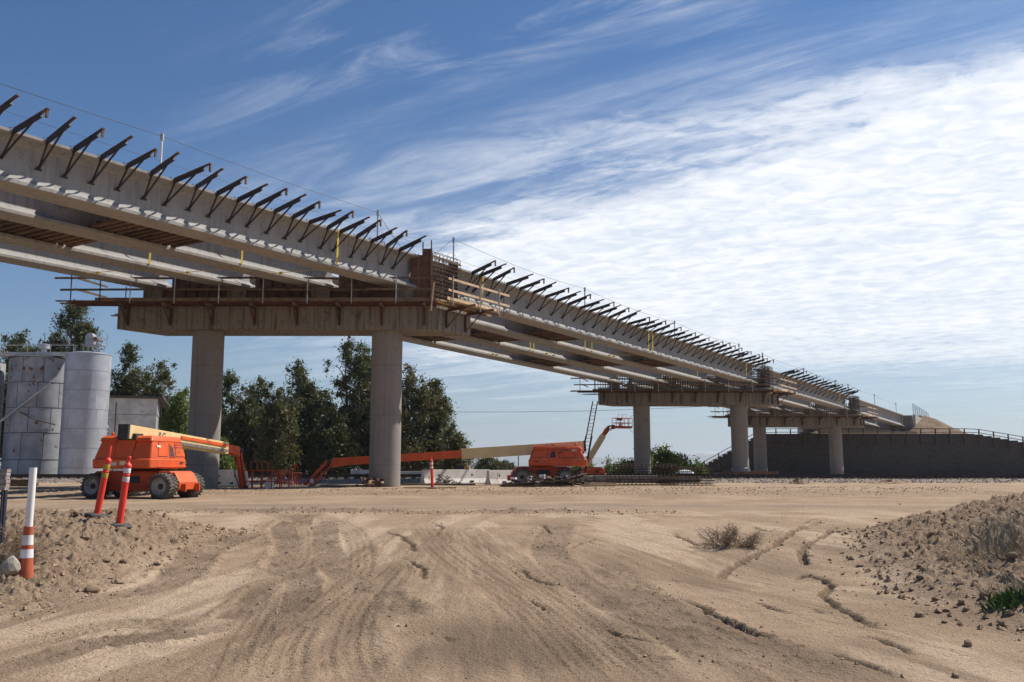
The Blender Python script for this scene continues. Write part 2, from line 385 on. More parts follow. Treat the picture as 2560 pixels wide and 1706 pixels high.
M['twig'] = pmat('dry twig', (0.25, 0.175, 0.11), (0.17, 0.115, 0.075), 0.9, 0, 6)
M['twig_g'] = pmat('grey dry grass', (0.26, 0.23, 0.16), (0.18, 0.16, 0.10), 0.9, 0, 6)
M['stone'] = pmat('pale field stone', (0.42, 0.38, 0.33), (0.30, 0.26, 0.22), 0.9, 0, 4, bump=0.5, bump_sc=12, rand=0.1)
M['clod'] = pmat('dry soil clod', (0.33, 0.235, 0.155), (0.22, 0.155, 0.10), 0.95, 0, 9, rand=0.25, bump=0.6, bump_sc=14, spec=0.1)
M['spoil'] = pmat('dark spoil soil', (0.21, 0.152, 0.105), (0.14, 0.10, 0.07), 0.95, 0, 0.8, bump=0.8, bump_sc=5, spec=0.1)
M['gravel'] = pmat('ballast stone', (0.30, 0.28, 0.27), (0.15, 0.14, 0.14), 0.9, 0, 7, coord='Generated')
M['teal'] = pmat('teal plastic', (0.14, 0.36, 0.36), (0.12, 0.30, 0.30), 0.5, 0, 3)
M['pale_roof'] = pmat('pale translucent roof', (0.62, 0.68, 0.66), None, 0.5, 0, 3)
M['genyellow'] = pmat('dusty yellow steel', (0.55, 0.37, 0.06), (0.42, 0.27, 0.06), 0.6, 0, 4)
M['bluepost'] = pmat('dark blue steel', (0.03, 0.035, 0.06), None, 0.6, 0.4, 6)
M['greywood'] = pmat('silvered wood', (0.33, 0.29, 0.25), (0.20, 0.17, 0.15), 0.9, 0, 6, (1, 1, 6), rand=0.2, bump=0.4)

def leaf_mat(name, c1, c2, c3):
    m = bpy.data.materials.new(name); m.use_nodes = True; nt = m.node_tree; t = NT(nt); b = nt.nodes['Principled BSDF']
    at_ = t.n('ShaderNodeAttribute', attribute_name='tint').outputs['Fac']
    tc = t.n('ShaderNodeTexCoord').outputs['Object']
    n = t.noise(tc, 0.35, 3, 0.6)
    c = t.mix(t.ss(n, 0.40, 0.66), c1, c3); c = t.mix(at_, c, c2)
    t.link(c, b.inputs['Base Color']); b.inputs['Roughness'].default_value = 0.55; b.inputs['Specular IOR Level'].default_value = 0.35
    tr = t.n('ShaderNodeBsdfTranslucent'); x = t.mix(1.0, c, (1.5, 1.6, 0.9), 'MULTIPLY'); t.link(x, tr.inputs[0])
    ms = t.n('ShaderNodeMixShader', inp={0: 0.22}); t.link(b.outputs[0], ms.inputs[1]); t.link(tr.outputs[0], ms.inputs[2])
    t.link(ms.outputs[0], nt.nodes['Material Output'].inputs[0])
    return m
M['leaf'] = leaf_mat('eucalyptus leaves', (0.042, 0.057, 0.022), (0.112, 0.120, 0.052), (0.064, 0.062, 0.025))
M['leaf_g'] = leaf_mat('fresh green leaves', (0.07, 0.115, 0.022), (0.16, 0.20, 0.05), (0.10, 0.12, 0.03))
M['leaf_y'] = leaf_mat('yellowish eucalyptus leaves', (0.060, 0.068, 0.026), (0.135, 0.128, 0.058), (0.085, 0.076, 0.032))

def ground_mat():
    m = bpy.data.materials.new('dry sandy soil'); m.use_nodes = True; nt = m.node_tree; t = NT(nt); b = nt.nodes['Principled BSDF']
    tc = t.n('ShaderNodeTexCoord').outputs['Object']
    at_ = t.n('ShaderNodeVertexColor', layer_name='soil')
    s = t.n('ShaderNodeSeparateColor', inp={0: at_.outputs[0]})
    loose, damp_shade, grey = s.outputs[0], s.outputs[1], s.outputs[2]; pale = at_.outputs[1]
    n1 = t.noise(tc, 0.42, 6, 0.62); n2 = t.noise(tc, 3.1, 6, 0.68); n3 = t.noise(tc, 17.0, 5, 0.7)
    c = t.mix(t.ss(n1, 0.36, 0.64), (0.415, 0.303, 0.205), (0.305, 0.218, 0.145))
    c = t.mix(t.m('MULTIPLY', pale, 0.75), c, (0.525, 0.400, 0.285))
    c = t.mix(t.m('MULTIPLY', t.ss(n2, 0.45, 0.72), 0.42), c, (0.245, 0.170, 0.110))
    c = t.mix(t.m('MULTIPLY', t.ss(t.noise(tc, 8.0, 7, 0.75), 0.56, 0.68), 0.35), c, (0.215, 0.150, 0.098))
    c = t.mix(t.m('MULTIPLY', t.ss(n3, 0.52, 0.74), 0.35), c, (0.225, 0.155, 0.100))
    # smooth pale crust where wheels have polished the surface
    n4 = t.noise(t.mapping(tc, loc=(11, 3, 0)), 0.23, 4, 0.6)
    c = t.mix(t.m('MULTIPLY', t.ss(n4, 0.55, 0.72), 0.5), c, (0.525, 0.400, 0.283))
    c = t.mix(t.m('MULTIPLY', loose, 0.75), c, (0.245, 0.176, 0.122))
    c = t.mix(t.m('MULTIPLY', damp_shade, 0.85), c, (0.175, 0.122, 0.082))
    c = t.mix(t.m('MULTIPLY', grey, 0.8), c, (0.235, 0.192, 0.158))
    # small stones and grit
    vo = t.n('ShaderNodeTexVoronoi', feature='F1', inp={'Vector': tc, 'Scale': 9.0, 'Randomness': 1.0})
    pick = t.ss(t.n('ShaderNodeSeparateColor', inp={0: vo.outputs['Color']}).outputs[0], 0.88, 0.90)
    peb = t.m('MULTIPLY', t.ss(vo.outputs['Distance'], 0.20, 0.12), pick)
    c = t.mix(t.m('MULTIPLY', peb, 0.7), c, t.mix(t.n('ShaderNodeSeparateColor', inp={0: vo.outputs['Color']}).outputs[1], (0.15, 0.11, 0.08), (0.42, 0.35, 0.275)))
    t.link(c, b.inputs['Base Color']); b.inputs['Roughness'].default_value = 0.95; b.inputs['Specular IOR Level'].default_value = 0.12
    h = t.m('ADD', t.m('MULTIPLY', n3, 0.6), t.m('MULTIPLY', t.noise(tc, 55.0, 4, 0.7), 0.35))
    h = t.m('ADD', h, t.m('MULTIPLY', peb, 0.6)); h = t.m('ADD', h, t.m('MULTIPLY', n2, 0.5))
    h = t.m('ADD', h, t.m('MULTIPLY', t.noise(tc, 31.0, 3, 0.6), 0.45))
    bp = t.n('ShaderNodeBump', inp={'Strength': 1.0, 'Distance': 0.055, 'Height': h}); t.link(bp.outputs[0], b.inputs['Normal'])
    return m
M['ground'] = ground_mat()
def mse_mat():
    m = bpy.data.materials.new('grey split block'); m.use_nodes = True; nt = m.node_tree; t = NT(nt); b = nt.nodes['Principled BSDF']
    tc = t.n('ShaderNodeTexCoord').outputs['Object']
    s = t.n('ShaderNodeSeparateXYZ', inp={0: tc}); v = t.comb(s.outputs[0], s.outputs[2], 0.0)
    br = t.n('ShaderNodeTexBrick', inp={'Vector': v, 'Color1': (0.052, 0.047, 0.045, 1), 'Color2': (0.082, 0.074, 0.069, 1), 'Mortar': (0.035, 0.032, 0.031, 1),
             'Scale': 1.0, 'Mortar Size': 0.012, 'Brick Width': 0.45, 'Row Height': 0.2})
    n = t.noise(tc, 0.3, 4, 0.6); c = t.mix(t.ss(n, 0.4, 0.7), br.outputs[0], t.mix(0.35, br.outputs[0], (0.09, 0.078, 0.07)))
    t.link(c, b.inputs['Base Color']); b.inputs['Roughness'].default_value = 0.95
    bp = t.n('ShaderNodeBump', inp={'Strength': 0.8, 'Distance': 0.03, 'Height': br.outputs[1]}); bp.invert = True
    t.link(bp.outputs[0], b.inputs['Normal'])
    return m
M['mse'] = mse_mat()
def hill_mat():
    m = bpy.data.materials.new('far mountain slope'); m.use_nodes = True; nt = m.node_tree; t = NT(nt); b = nt.nodes['Principled BSDF']
    tc = t.n('ShaderNodeTexCoord').outputs['Object']; z = t.n('ShaderNodeSeparateXYZ', inp={0: tc}).outputs[2]
    n = t.noise(t.mapping(tc, sc=(1, 1, 2)), 0.006, 6, 0.65)
    c = t.mix(t.ss(n, 0.4, 0.6), (0.09, 0.10, 0.08), (0.17, 0.16, 0.12))
    snow = t.m('MULTIPLY', t.ss(t.m('ADD', z, t.m('MULTIPLY', n, 130.0)), 205.0, 250.0), 0.55)
    c = t.mix(snow, c, (0.6, 0.62, 0.66)); t.link(c, b.inputs['Base Color']); b.inputs['Roughness'].default_value = 1.0
    return m
M['hill'] = hill_mat()
# ------------------------------------------------------------------ terrain
def sst(v):
    v = np.clip(v, 0.0, 1.0); return v * v * (3 - 2 * v)
BY = [-1000, -5, 5.5, 9, 13, 17, 20.5, 33.5, 35.6, 38.4, 41, 54.5, 56.4, 57.6, 61.6, 63, 72, 130, 20000]
BZ = [-0.55, -0.52, -0.5, -0.44, -0.25, -0.06, 0.0, 0.0, 0.02, 0.15, 0.17, 0.17, 0.2, 0.42, 0.42, 0.12, 0.05, 0.0, -0.3]
RBY = [5, 7, 8.3, 11, 14, 17, 19, 25]; RBX = [6.0, 5.1, 4.6, 4.4, 5.0, 6.3, 7.8, 12]
def macro(x, y):
    x = np.asarray(x, float); y = np.asarray(y, float)
    z = np.interp(y, BY, BZ)
    z = z + 0.46 * sst((-4.5 - x) / 1.9) * sst((y - 10.0) / 3.6) * sst((17.3 - y) / 2.0) * sst((x + 16) / 4)
    xb = np.interp(y, RBY, RBX)
    z = z + 0.56 * sst((x - xb) / 3.2) * sst((19.0 - y) / 2.8) * sst((y - 6.6) / 5.5)
    z = z + 0.12 * sst((x - xb) / 0.7) * sst((19.0 - y) / 2.0) * sst((y - 7.5) / 2.5)
    # shallow swale by the dry bush, hump in the middle of the approach
    z = z - 0.16 * np.exp(-((x - 3.4) / 1.5) ** 2 - ((y - 12.8) / 1.8) ** 2)
    z = z + 0.07 * np.exp(-((x + 0.2) / 1.6) ** 2 - ((y - 10.5) / 2.4) ** 2)
    z = z - 0.97 * np.exp(-(((x - 8.6) / 8) ** 4 + ((y - 97) / 9) ** 4))
    return z
def gz(x, y): return float(macro(x, y))
def gp(px, py):
    """ground point seen at a photo pixel"""
    prev = 5.0
    for i in range(1, 3000):
        Y = 5.0 * 1.0012 ** i; p = at(px, py, Y)
        if p.z < gz(p.x, p.y): return Vector((p.x, p.y, gz(p.x, p.y)))
        if Y > 180: break
    return at(px, py, 60)

def _h(i, j, s):
    n = (i * 374761393 + j * 668265263 + s * 974634777) & 0xffffffff
    n = ((n ^ (n >> 13)) * 1274126177) & 0xffffffff
    return ((n ^ (n >> 16)) & 0xffff) / 65535.0
def vno(x, y, s=0):
    xi = np.floor(x).astype(np.int64); yi = np.floor(y).astype(np.int64); fx = x - xi; fy = y - yi
    fx = fx * fx * (3 - 2 * fx); fy = fy * fy * (3 - 2 * fy)
    a = _h(xi, yi, s); b = _h(xi + 1, yi, s); c = _h(xi, yi + 1, s); d = _h(xi + 1, yi + 1, s)
    return (a + (b - a) * fx) * (1 - fy) + (c + (d - c) * fx) * fy
def fbm(x, y, s=0, o=4, g=0.5):
    r = 0.0; a = 1.0; t = 0.0
    for k in range(o):
        r = r + a * vno(x * 2 ** k + 17.3 * k, y * 2 ** k + 9.1 * k, s + k); t += a; a *= g
    return r / t - 0.5

def catmull(P, step):
    P = [np.array(p, float) for p in P]; P = [2 * P[0] - P[1]] + P + [2 * P[-1] - P[-2]]; out = []
    for i in range(1, len(P) - 2):
        n = max(2, int(np.linalg.norm(P[i + 1] - P[i]) / step))
        for k in range(n):
            t = k / n
            out.append(0.5 * ((2 * P[i]) + (-P[i - 1] + P[i + 1]) * t + (2 * P[i - 1] - 5 * P[i] + 4 * P[i + 1] - P[i + 2]) * t * t
                              + (-P[i - 1] + 3 * P[i] - 3 * P[i + 1] + P[i + 2]) * t ** 3))
    return np.array(out)
# wheel ruts and wash-outs, traced on the ground: (kind, width, depth, photo pixels)
RUTS = [
    ('tread', 0.42, 0.035, [(0, 1640), (136, 1592), (300, 1562), (470, 1565), (600, 1545)]),
    ('soft', 0.50, 0.05, [(0, 1545), (163, 1505), (326, 1480), (430, 1448), (470, 1410), (520, 1370), (640, 1330)]),
    ('soft', 0.45, 0.04, [(0, 1690), (200, 1620), (420, 1590), (620, 1530), (700, 1440)]),
    ('tread', 0.40, 0.03, [(570, 1720), (615, 1600), (664, 1520), (720, 1440), (760, 1370), (740, 1310), (640, 1275)]),
    ('tread', 0.40, 0.03, [(690, 1720), (720, 1600), (790, 1520), (860, 1470), (900, 1400), (880, 1330), (800, 1290)]),
    ('soft', 0.55, 0.055, [(760, 1560), (735, 1480), (725, 1420), (735, 1360), (720, 1320), (770, 1285)]),
    ('tread', 0.45, 0.035, [(900, 1720), (873, 1620), (900, 1520), (960, 1455), (1010, 1400)]),
    ('soft', 0.50, 0.045, [(1010, 1560), (960, 1500), (850, 1420), (800, 1350), (840, 1300)]),
    ('tread', 0.45, 0.03, [(1514, 1720), (1389, 1590), (1313, 1515), (1160, 1420), (1080, 1350), (1060, 1305), (1150, 1270)]),
    ('tread', 0.45, 0.03, [(1660, 1720), (1500, 1590), (1400, 1510), (1270, 1430), (1180, 1365), (1140, 1320), (1260, 1280)]),
    ('soft', 0.5, 0.03, [(1857, 1690), (1688, 1580), (1579, 1530), (1430, 1440), (1370, 1370), (1400, 1310)]),
    ('soft', 0.5, 0.03, [(2100, 1720), (1900, 1620), (1750, 1550), (1600, 1480), (1500, 1400)]),
    ('crack', 0.10, 0.07, [(1704, 1494), (1760, 1525), (1824, 1550), (1880, 1578), (1945, 1597)]),
    ('crack', 0.09, 0.06, [(2050, 1625), (2120, 1650), (2200, 1676), (2260, 1700)]),
    ('crack', 0.14, 0.10, [(1802, 1445), (1840, 1412), (1895, 1378), (1945, 1352), (1987, 1331), (2052, 1306)]),
    ('crack', 0.13, 0.09, [(2018, 1412), (2006, 1390), (2012, 1362), (2060, 1335), (2085, 1318)]),
    ('crack', 0.10, 0.07, [(1980, 1450), (2040, 1440), (2095, 1462), (2080, 1500), (2140, 1545), (2200, 1575)]),
    ('crack', 0.08, 0.05, [(1280, 1420), (1340, 1448), (1390, 1465)]),
    ('crack', 0.08, 0.05, [(1440, 1560), (1490, 1578), (1540, 1590)]),
    ('crack', 0.10, 0.06, [(480, 1318), (540, 1325), (610, 1340), (640, 1346)]),
    ('crack', 0.09, 0.05, [(520, 1335), (560, 1345), (600, 1355)]),
    ('crack', 0.10, 0.06, [(1350, 1310), (1372, 1345), (1350, 1375)]),
    ('crack', 0.08, 0.05, [(1085, 1310), (1100, 1330), (1085, 1345)]),
] + [('crack', 0.08, 0.055, p_) for p_ in (
    [(1880, 1500), (1925, 1515), (1975, 1532)], [(2025, 1518), (2055, 1530), (2080, 1530)], [(1690, 1335), (1730, 1356), (1775, 1364)], [(1570, 1404), (1612, 1412)],
    [(1660, 1440), (1702, 1452)], [(1340, 1372), (1400, 1374), (1450, 1362), (1485, 1345)], [(1600, 1640), (1650, 1646), (1705, 1654)], [(1500, 1560), (1545, 1588), (1640, 1608)],
    [(1100, 1580), (1130, 1602)], [(735, 1370), (724, 1410), (738, 1444)],
    [(1290, 1490), (1330, 1500), (1390, 1530)], [(1760, 1630), (1830, 1660), (1900, 1680)], [(1960, 1690), (2030, 1700)], [(2120, 1590), (2200, 1600), (2290, 1640)], [(1000, 1395), (1040, 1420), (1065, 1450)],
    [(960, 1330), (1010, 1350), (1040, 1380)], [(1880, 1318), (1920, 1330), (1950, 1322)], [(2000, 1312), (2040, 1302), (2085, 1306)])] + [
]
def make_ground():
    ys = [-6 - 40 * 1.6 ** k for k in range(9, -1, -1)] + [-4, -1, 1.5, 3.2]
    ys = [-4000, -800, -200, -60, -25, -12, -5.5, -3, 0, 2, 3.4]
    y = 4.4
    while y < 64: ys.append(y); y += (0.0029 if y < 24 else 0.006) * y
    while y < 15000: ys.append(y); y *= 1.045
    ys = np.array(ys)
    td = np.arange(-0.56, 0.5601, 0.0013); side = [0.56]; d = 0.003
    while side[-1] < 60: side.append(side[-1] + d); d *= 1.25
    side = np.array(side[1:]); ts = np.concatenate([-side[::-1], td, side])
    Yg = np.repeat(ys[:, None], len(ts), 1); Xg = np.maximum(np.abs(Yg + 6), 6.0) * ts[None, :]
    Z = macro(Xg, Yg)
    near = sst((66 - Yg) / 8) * sst((Yg - 2) / 2)
    best = np.full(Z.shape, 9.0); lat = np.zeros_like(Z); arc = np.zeros_like(Z); rk = np.zeros(Z.shape, np.int8)
    rw = np.full(Z.shape, 1.0); rd = np.zeros_like(Z); far = np.zeros_like(Z)
    for ri, (kind, w, dep, pp) in enumerate(RUTS):
        pts = catmull([gp(a, b)[:2] for a, b in pp], 0.05); s = 0.0; n = len(pts)
        if kind == 'crack':
            jj = np.cumsum(np.random.RandomState(ri).normal(0, 0.014, (n, 2)), 0); jj -= np.linspace(0, 1, n)[:, None] * jj[-1]; pts = pts + jj
        for i in range(n - 1):
            p = pts[i]; tn = pts[i + 1] - p; L = np.hypot(*tn) + 1e-9; tn = tn / L; s += L
            ext = w * 1.3
            r0, r1 = np.searchsorted(ys, p[1] - ext), np.searchsorted(ys, p[1] + ext)
            k = max(abs(p[1] + 6), 6)
            c0 = np.searchsorted(ts, (p[0] - ext) / k - 0.004); c1 = np.searchsorted(ts, (p[0] + ext) / k + 0.004)
            if r1 <= r0 or c1 <= c0: continue
            sl = (slice(r0, r1), slice(c0, c1)); dx = Xg[sl] - p[0]; dy = Yg[sl] - p[1]
            dd = np.hypot(dx, dy) / w; upd = dd < best[sl]
            for A, val in ((best, dd), (lat, -dx * tn[1] + dy * tn[0]), (arc, s + dx * tn[0] + dy * tn[1])):
                A[sl][upd] = val[upd]
            rk[sl][upd] = {'tread': 1, 'soft': 2, 'crack': 3}[kind]; rw[sl][upd] = w; rd[sl][upd] = dep
            far[sl][upd] = min(1.0, min(i, n - i) * 0.05 / (0.8 if kind != 'crack' else 0.3))
    q = np.abs(lat) / rw
    led = np.where(rk == 3, np.clip(1 - (lat / rw + 0.2), 0, 1) * (lat > -0.2 * rw) + np.clip((lat / rw + 0.45) / 0.25, 0, 1) * (lat <= -0.2 * rw), 0) * (best < 1.3) * far
    inb = sst((0.62 - q) / 0.16) * (best < 1.3) * far
    berm = np.exp(-((q - 0.72) / 0.14) ** 2) * (best < 1.3) * far
    xb = np.interp(Yg, RBY, RBX)
    lm = sst((-4.6 - Xg) / 0.9) * sst((Yg - 9.2) / 1.5) * sst((17.6 - Yg) / 1.2)
    rm = sst((Xg - xb) / 1.0) * sst((19.3 - Yg) / 1.5) * sst((Yg - 7.3) / 1.6)
    bank = sst((Yg - 35.3) / 1.0) * sst((39.5 - Yg) / 1.0) * 0.5
    berm_rd = np.exp(-((Yg - 22.6 - 1.2 * fbm(Xg * 0.15, Yg * 0, 5)) / 0.45) ** 2) * sst((fbm(Xg * 0.5, Yg * 0.2, 8) + 0.12) / 0.2) * sst((4.5 - Xg) / 5)
    loose = np.clip(lm + rm + bank + 0.8 * berm_rd, 0, 1)
    soft = (rk == 2) * inb
    n_big = fbm(Xg * 0.45, Yg * 0.45, 1, 3)
    n_mid = fbm(Xg * 2.2, Yg * 2.2, 2, 4, 0.55)
    rid = 1 - 2 * np.abs(fbm(Xg * 5.2, Yg * 5.2, 3, 3, 0.6)) * 1.6
    n_fin = fbm(Xg * 15, Yg * 15, 4, 3, 0.6)
    lumps = np.maximum(fbm(Xg * 8.5, Yg * 8.5, 12, 3, 0.62) - 0.03, 0)
    grit = np.maximum(fbm(Xg * 24, Yg * 24, 13, 2, 0.6) - 0.05, 0)
    # wheel-polished approach: low swooshes running with the traffic
    sw = fbm(Xg * 0.9 + 0.5 * n_big, Yg * 0.22 + Xg * 0.3, 6, 4, 0.55)
    th = np.arctan2(Xg + 1.5, 24.0 - Yg); rr_ = np.hypot(Xg + 1.5, 24.0 - Yg)
    rad = fbm(th * 46 + 1.5 * n_big, rr_ * 0.35, 61, 4, 0.62); rad2 = np.maximum(fbm(th * 95, rr_ * 0.5, 62, 3, 0.6) - 0.1, 0)
    strk = fbm(Xg * 0.12, Yg * 2.6, 7, 4, 0.6)
    Z = Z + near * (0.06 * n_big + 0.018 * n_mid * (0.4 + 1.6 * loose) + (0.03 * sw + 0.016 * rad - 0.05 * rad2) * sst((20 - Yg) / 4) * (1 - 0.7 * loose) + 0.014 * n_fin * (0.5 + 1.6 * loose)
                    + loose * (0.30 * lumps + 0.035 * (rid - 0.6) + 0.12 * grit) + 0.012 * grit + 0.045 * strk * sst((Yg - 17) / 3) * sst((36 - Yg) / 3)
                    + 0.09 * berm_rd * (0.5 + fbm(Xg * 3, Yg * 3, 9, 3)))
    tread = np.where(np.sin(2 * math.pi * (arc + 0.55 * np.abs(lat)) / 0.13) > 0.1, 1.0, 0.0)
    cen = sst((q - 0.05) / 0.04)
    brk = sst((fbm(arc * 0.9, lat * 3, 21, 3) + 0.22) / 0.2)
    rd = np.where(rk == 2, rd * 0.4, np.where(rk == 1, rd * 0.5, rd))
    Z = Z - np.where(rk == 3, 1.35 * rd * led * (0.25 + 0.75 * brk), rd * inb * (0.35 + 0.65 * brk)) + np.where(rk == 2, 1.0, np.where(rk == 3, 0.1, 0.4)) * rd * berm * (0.5 + 7.0 * lumps)
    Z = Z + (rk == 1) * inb * (0.012 * brk * (tread * cen - 0.5) + 0.010 * (0.35 + 0.65 * brk) * (np.cos(2 * math.pi * lat / 0.105) > 0.2))
    Z = Z + soft * (0.10 * lumps + 0.02 * n_mid)
    # faint ribs left by other passes
    damp_shade = np.clip(0.28 * (rk == 1) * inb + 0.6 * (rk == 2) * inb * sst((fbm(Xg * 1.3, Yg * 1.3, 31, 3) + 0.1) / 0.25) + 0.9 * (rk == 3) * inb, 0, 1)  # damp soil in the ruts, plus shade painted into the cracks
    patch = sst((fbm(Xg * 0.33 + 3, Yg * 0.25 + 8, 41, 4) - 0.02) / 0.2) * sst((19 - Yg) / 4) * sst((4.6 - np.abs(Xg + 1.0)) / 2.5)
    damp_shade = np.clip(damp_shade + 0.45 * sst((rad + 0.02) / 0.2) * sst((18 - Yg) / 4) * (1 - loose) + 0.8 * patch + 0.5 * np.exp(-((Yg - 34.4) / 0.7) ** 2) * sst((-6 - Xg) / 6), 0, 1)  # last term is a dark strip along the bank foot at left
    lo2 = np.clip(loose * 0.9 + soft * 0.8 + 1.2 * berm_rd, 0, 1)
    pale = sst((sw - 0.4 * rad + 0.01) / 0.14) * (1 - loose) * sst((26 - Yg) / 6) * (1 - damp_shade)
    grey = np.exp(-((Yg - 26.5 - 0.6 * strk) / 1.6) ** 2) * sst((fbm(Xg * 0.12, Yg * 0.8, 51, 3) + 0.25) / 0.3) * 0.8
    grey = grey + sst((Yg - 55.5) / 1.5) * sst((63.5 - Yg) / 1.0)
    nr, nc = Z.shape
    co = np.stack([Xg, Yg, Z], -1).reshape(-1, 3).astype(np.float32)
    i = np.arange(nr * nc).reshape(nr, nc)
    qd = np.stack([i[:-1, :-1], i[:-1, 1:], i[1:, 1:], i[1:, :-1]], -1).reshape(-1, 4).astype(np.int32)
    me = bpy.data.meshes.new('ground'); me.vertices.add(len(co)); me.vertices.foreach_set('co', co.ravel())
    me.loops.add(qd.size); me.loops.foreach_set('vertex_index', qd.ravel())
    me.polygons.add(len(qd)); me.polygons.foreach_set('loop_start', np.arange(0, qd.size, 4, dtype=np.int32))
    me.polygons.foreach_set('loop_total', np.full(len(qd), 4, np.int32)); me.polygons.foreach_set('use_smooth', np.ones(len(qd), bool))
    ca = me.color_attributes.new('soil', 'FLOAT_COLOR', 'POINT')
    cc = np.stack([lo2, damp_shade, np.clip(grey, 0, 1), pale], -1).reshape(-1, 4).astype(np.float32)
    ca.data.foreach_set('color', cc.ravel()); me.update(); me.validate()
    me.materials.append(M['ground'])
    o = bpy.data.objects.new('ground', me); COL.objects.link(o); tag(o, 'dry sandy construction ground with wheel ruts and a haul road', 'ground', kind='structure')
    return (ys, ts, Z)
GRID = make_ground()
def hz(x, y):
    """height of the finished terrain"""
    ys, ts, Z = GRID
    r = int(np.clip(np.searchsorted(ys, y), 1, len(ys) - 1)); 
    fr = (y - ys[r - 1]) / (ys[r] - ys[r - 1]); k = max(abs(y + 6), 6); t = x / k
    c = int(np.clip(np.searchsorted(ts, t), 1, len(ts) - 1)); fc = (t - ts[c - 1]) / (ts[c] - ts[c - 1])
    a = Z[r - 1, c - 1] * (1 - fc) + Z[r - 1, c] * fc; b = Z[r, c - 1] * (1 - fc) + Z[r, c] * fc
    return float(a * (1 - fr) + b * fr)
# ---- loose soil crumbs, too many to count, and the larger clods one by one
OCT_V = np.array([(1, 0, 0), (-1, 0, 0), (0, 1, 0), (0, -1, 0), (0, 0, 1), (0, 0, -1)], float)
OCT_F = [(0, 2, 4), (2, 1, 4), (1, 3, 4), (3, 0, 4), (2, 0, 5), (1, 2, 5), (3, 1, 5), (0, 3, 5)]
def crumbs(name, spots, m, seed, smooth=False):
    rs = np.random.RandomState(seed); n = len(spots); spots = np.array(spots)
    V = OCT_V[None] * (0.65 + 0.7 * rs.rand(n, 6, 1)) + rs.normal(0, 0.16, (n, 6, 3))
    a = rs.rand(n) * 6.28; ca, sa = np.cos(a)[:, None], np.sin(a)[:, None]
    V = np.stack([V[..., 0] * ca - V[..., 1] * sa, V[..., 0] * sa + V[..., 1] * ca, V[..., 2] * 0.8], -1)
    V = V * spots[:, None, 3:4] + spots[:, None, :3]
    F = (np.array(OCT_F)[None] + 6 * np.arange(n)[:, None, None]).reshape(-1, 3)
    me = bpy.data.meshes.new(name); me.from_pydata(V.reshape(-1, 3).tolist(), [], F.tolist()); me.materials.append(m); me.update()
    o = bpy.data.objects.new(name, me); COL.objects.link(o); return o
def scatter_crumbs():
    rs = random.Random(3); sp = []
    def put(x, y, s): sp.append((x, y, hz(x, y) + s * 0.3, s))
    for k in range(3600):      # right berm
        y = rs.uniform(7.8, 18.8); x = float(np.interp(y, RBY, RBX)) + rs.uniform(-0.08, 1) * rs.uniform(0, 6.5)
        put(x, y, 0.005 + 0.04 * rs.random() ** 5)
    for k in range(1800):      # left berm
        y = rs.uniform(9.2, 17.2); x = -4.8 - rs.uniform(-0.1, 1) * rs.uniform(0, 5); put(x, y, 0.005 + 0.04 * rs.random() ** 5)
    for kind, w, dep, pp in RUTS:
        if kind == 'tread': continue
        pts = catmull([gp(a, b)[:2] for a, b in pp], 0.05)
        for k in range(int(len(pts) * (.5 if kind == 'soft' else .4))):
            p = rs.choice(pts); g = w * (0.5 if kind == 'soft' else 0.9); put(p[0] + rs.gauss(0, g), p[1] + rs.gauss(0, g), 0.006 + 0.018 * rs.random() ** 3)
    for k in range(900): y = rs.gauss(22.6, 0.6); x = rs.uniform(-9, 4); put(x, y, 0.008 + 0.03 * rs.random() ** 3)
    for k in range(260): y = rs.uniform(6, 20); x = rs.uniform(-0.5, 0.5) * y; put(x, y, 0.005 + 0.012 * rs.random() ** 3)
    for k in range(2500): y = rs.uniform(36, 45); x = rs.uniform(-0.5, 0.5) * y; put(x, y, 0.012 + 0.03 * rs.random() ** 2)
    tag(crumbs('soil_crumbs', sp, M['clod'], 5), 'loose crumbs of dry soil scattered over berms and ruts', 'soil', kind='stuff')
scatter_crumbs()
def rock_mesh(name, m, seed, flat=0.75, sub=2, amp=0.22):
    bm = bmesh.new(); bmesh.ops.create_icosphere(bm, subdivisions=sub, radius=1.0); rs = random.Random(seed)
    offs = [(Vector((rs.gauss(0, 1), rs.gauss(0, 1), rs.gauss(0, 1))).normalized(), rs.uniform(0.55, 0.95)) for _ in range(9)]
    for v in bm.verts:
        for n_, d in offs:
            e = v.co.dot(n_) - d
            if e > 0: v.co -= n_ * e * 0.9
        v.co *= 1 + rs.uniform(-amp, amp) * 0.25; v.co.z *= flat
    me = bpy.data.meshes.new(name); bm.to_mesh(me); bm.free(); me.materials.append(m); return me
CLODS = [rock_mesh('dirt_clod', M['clod'], k) for k in range(5)]
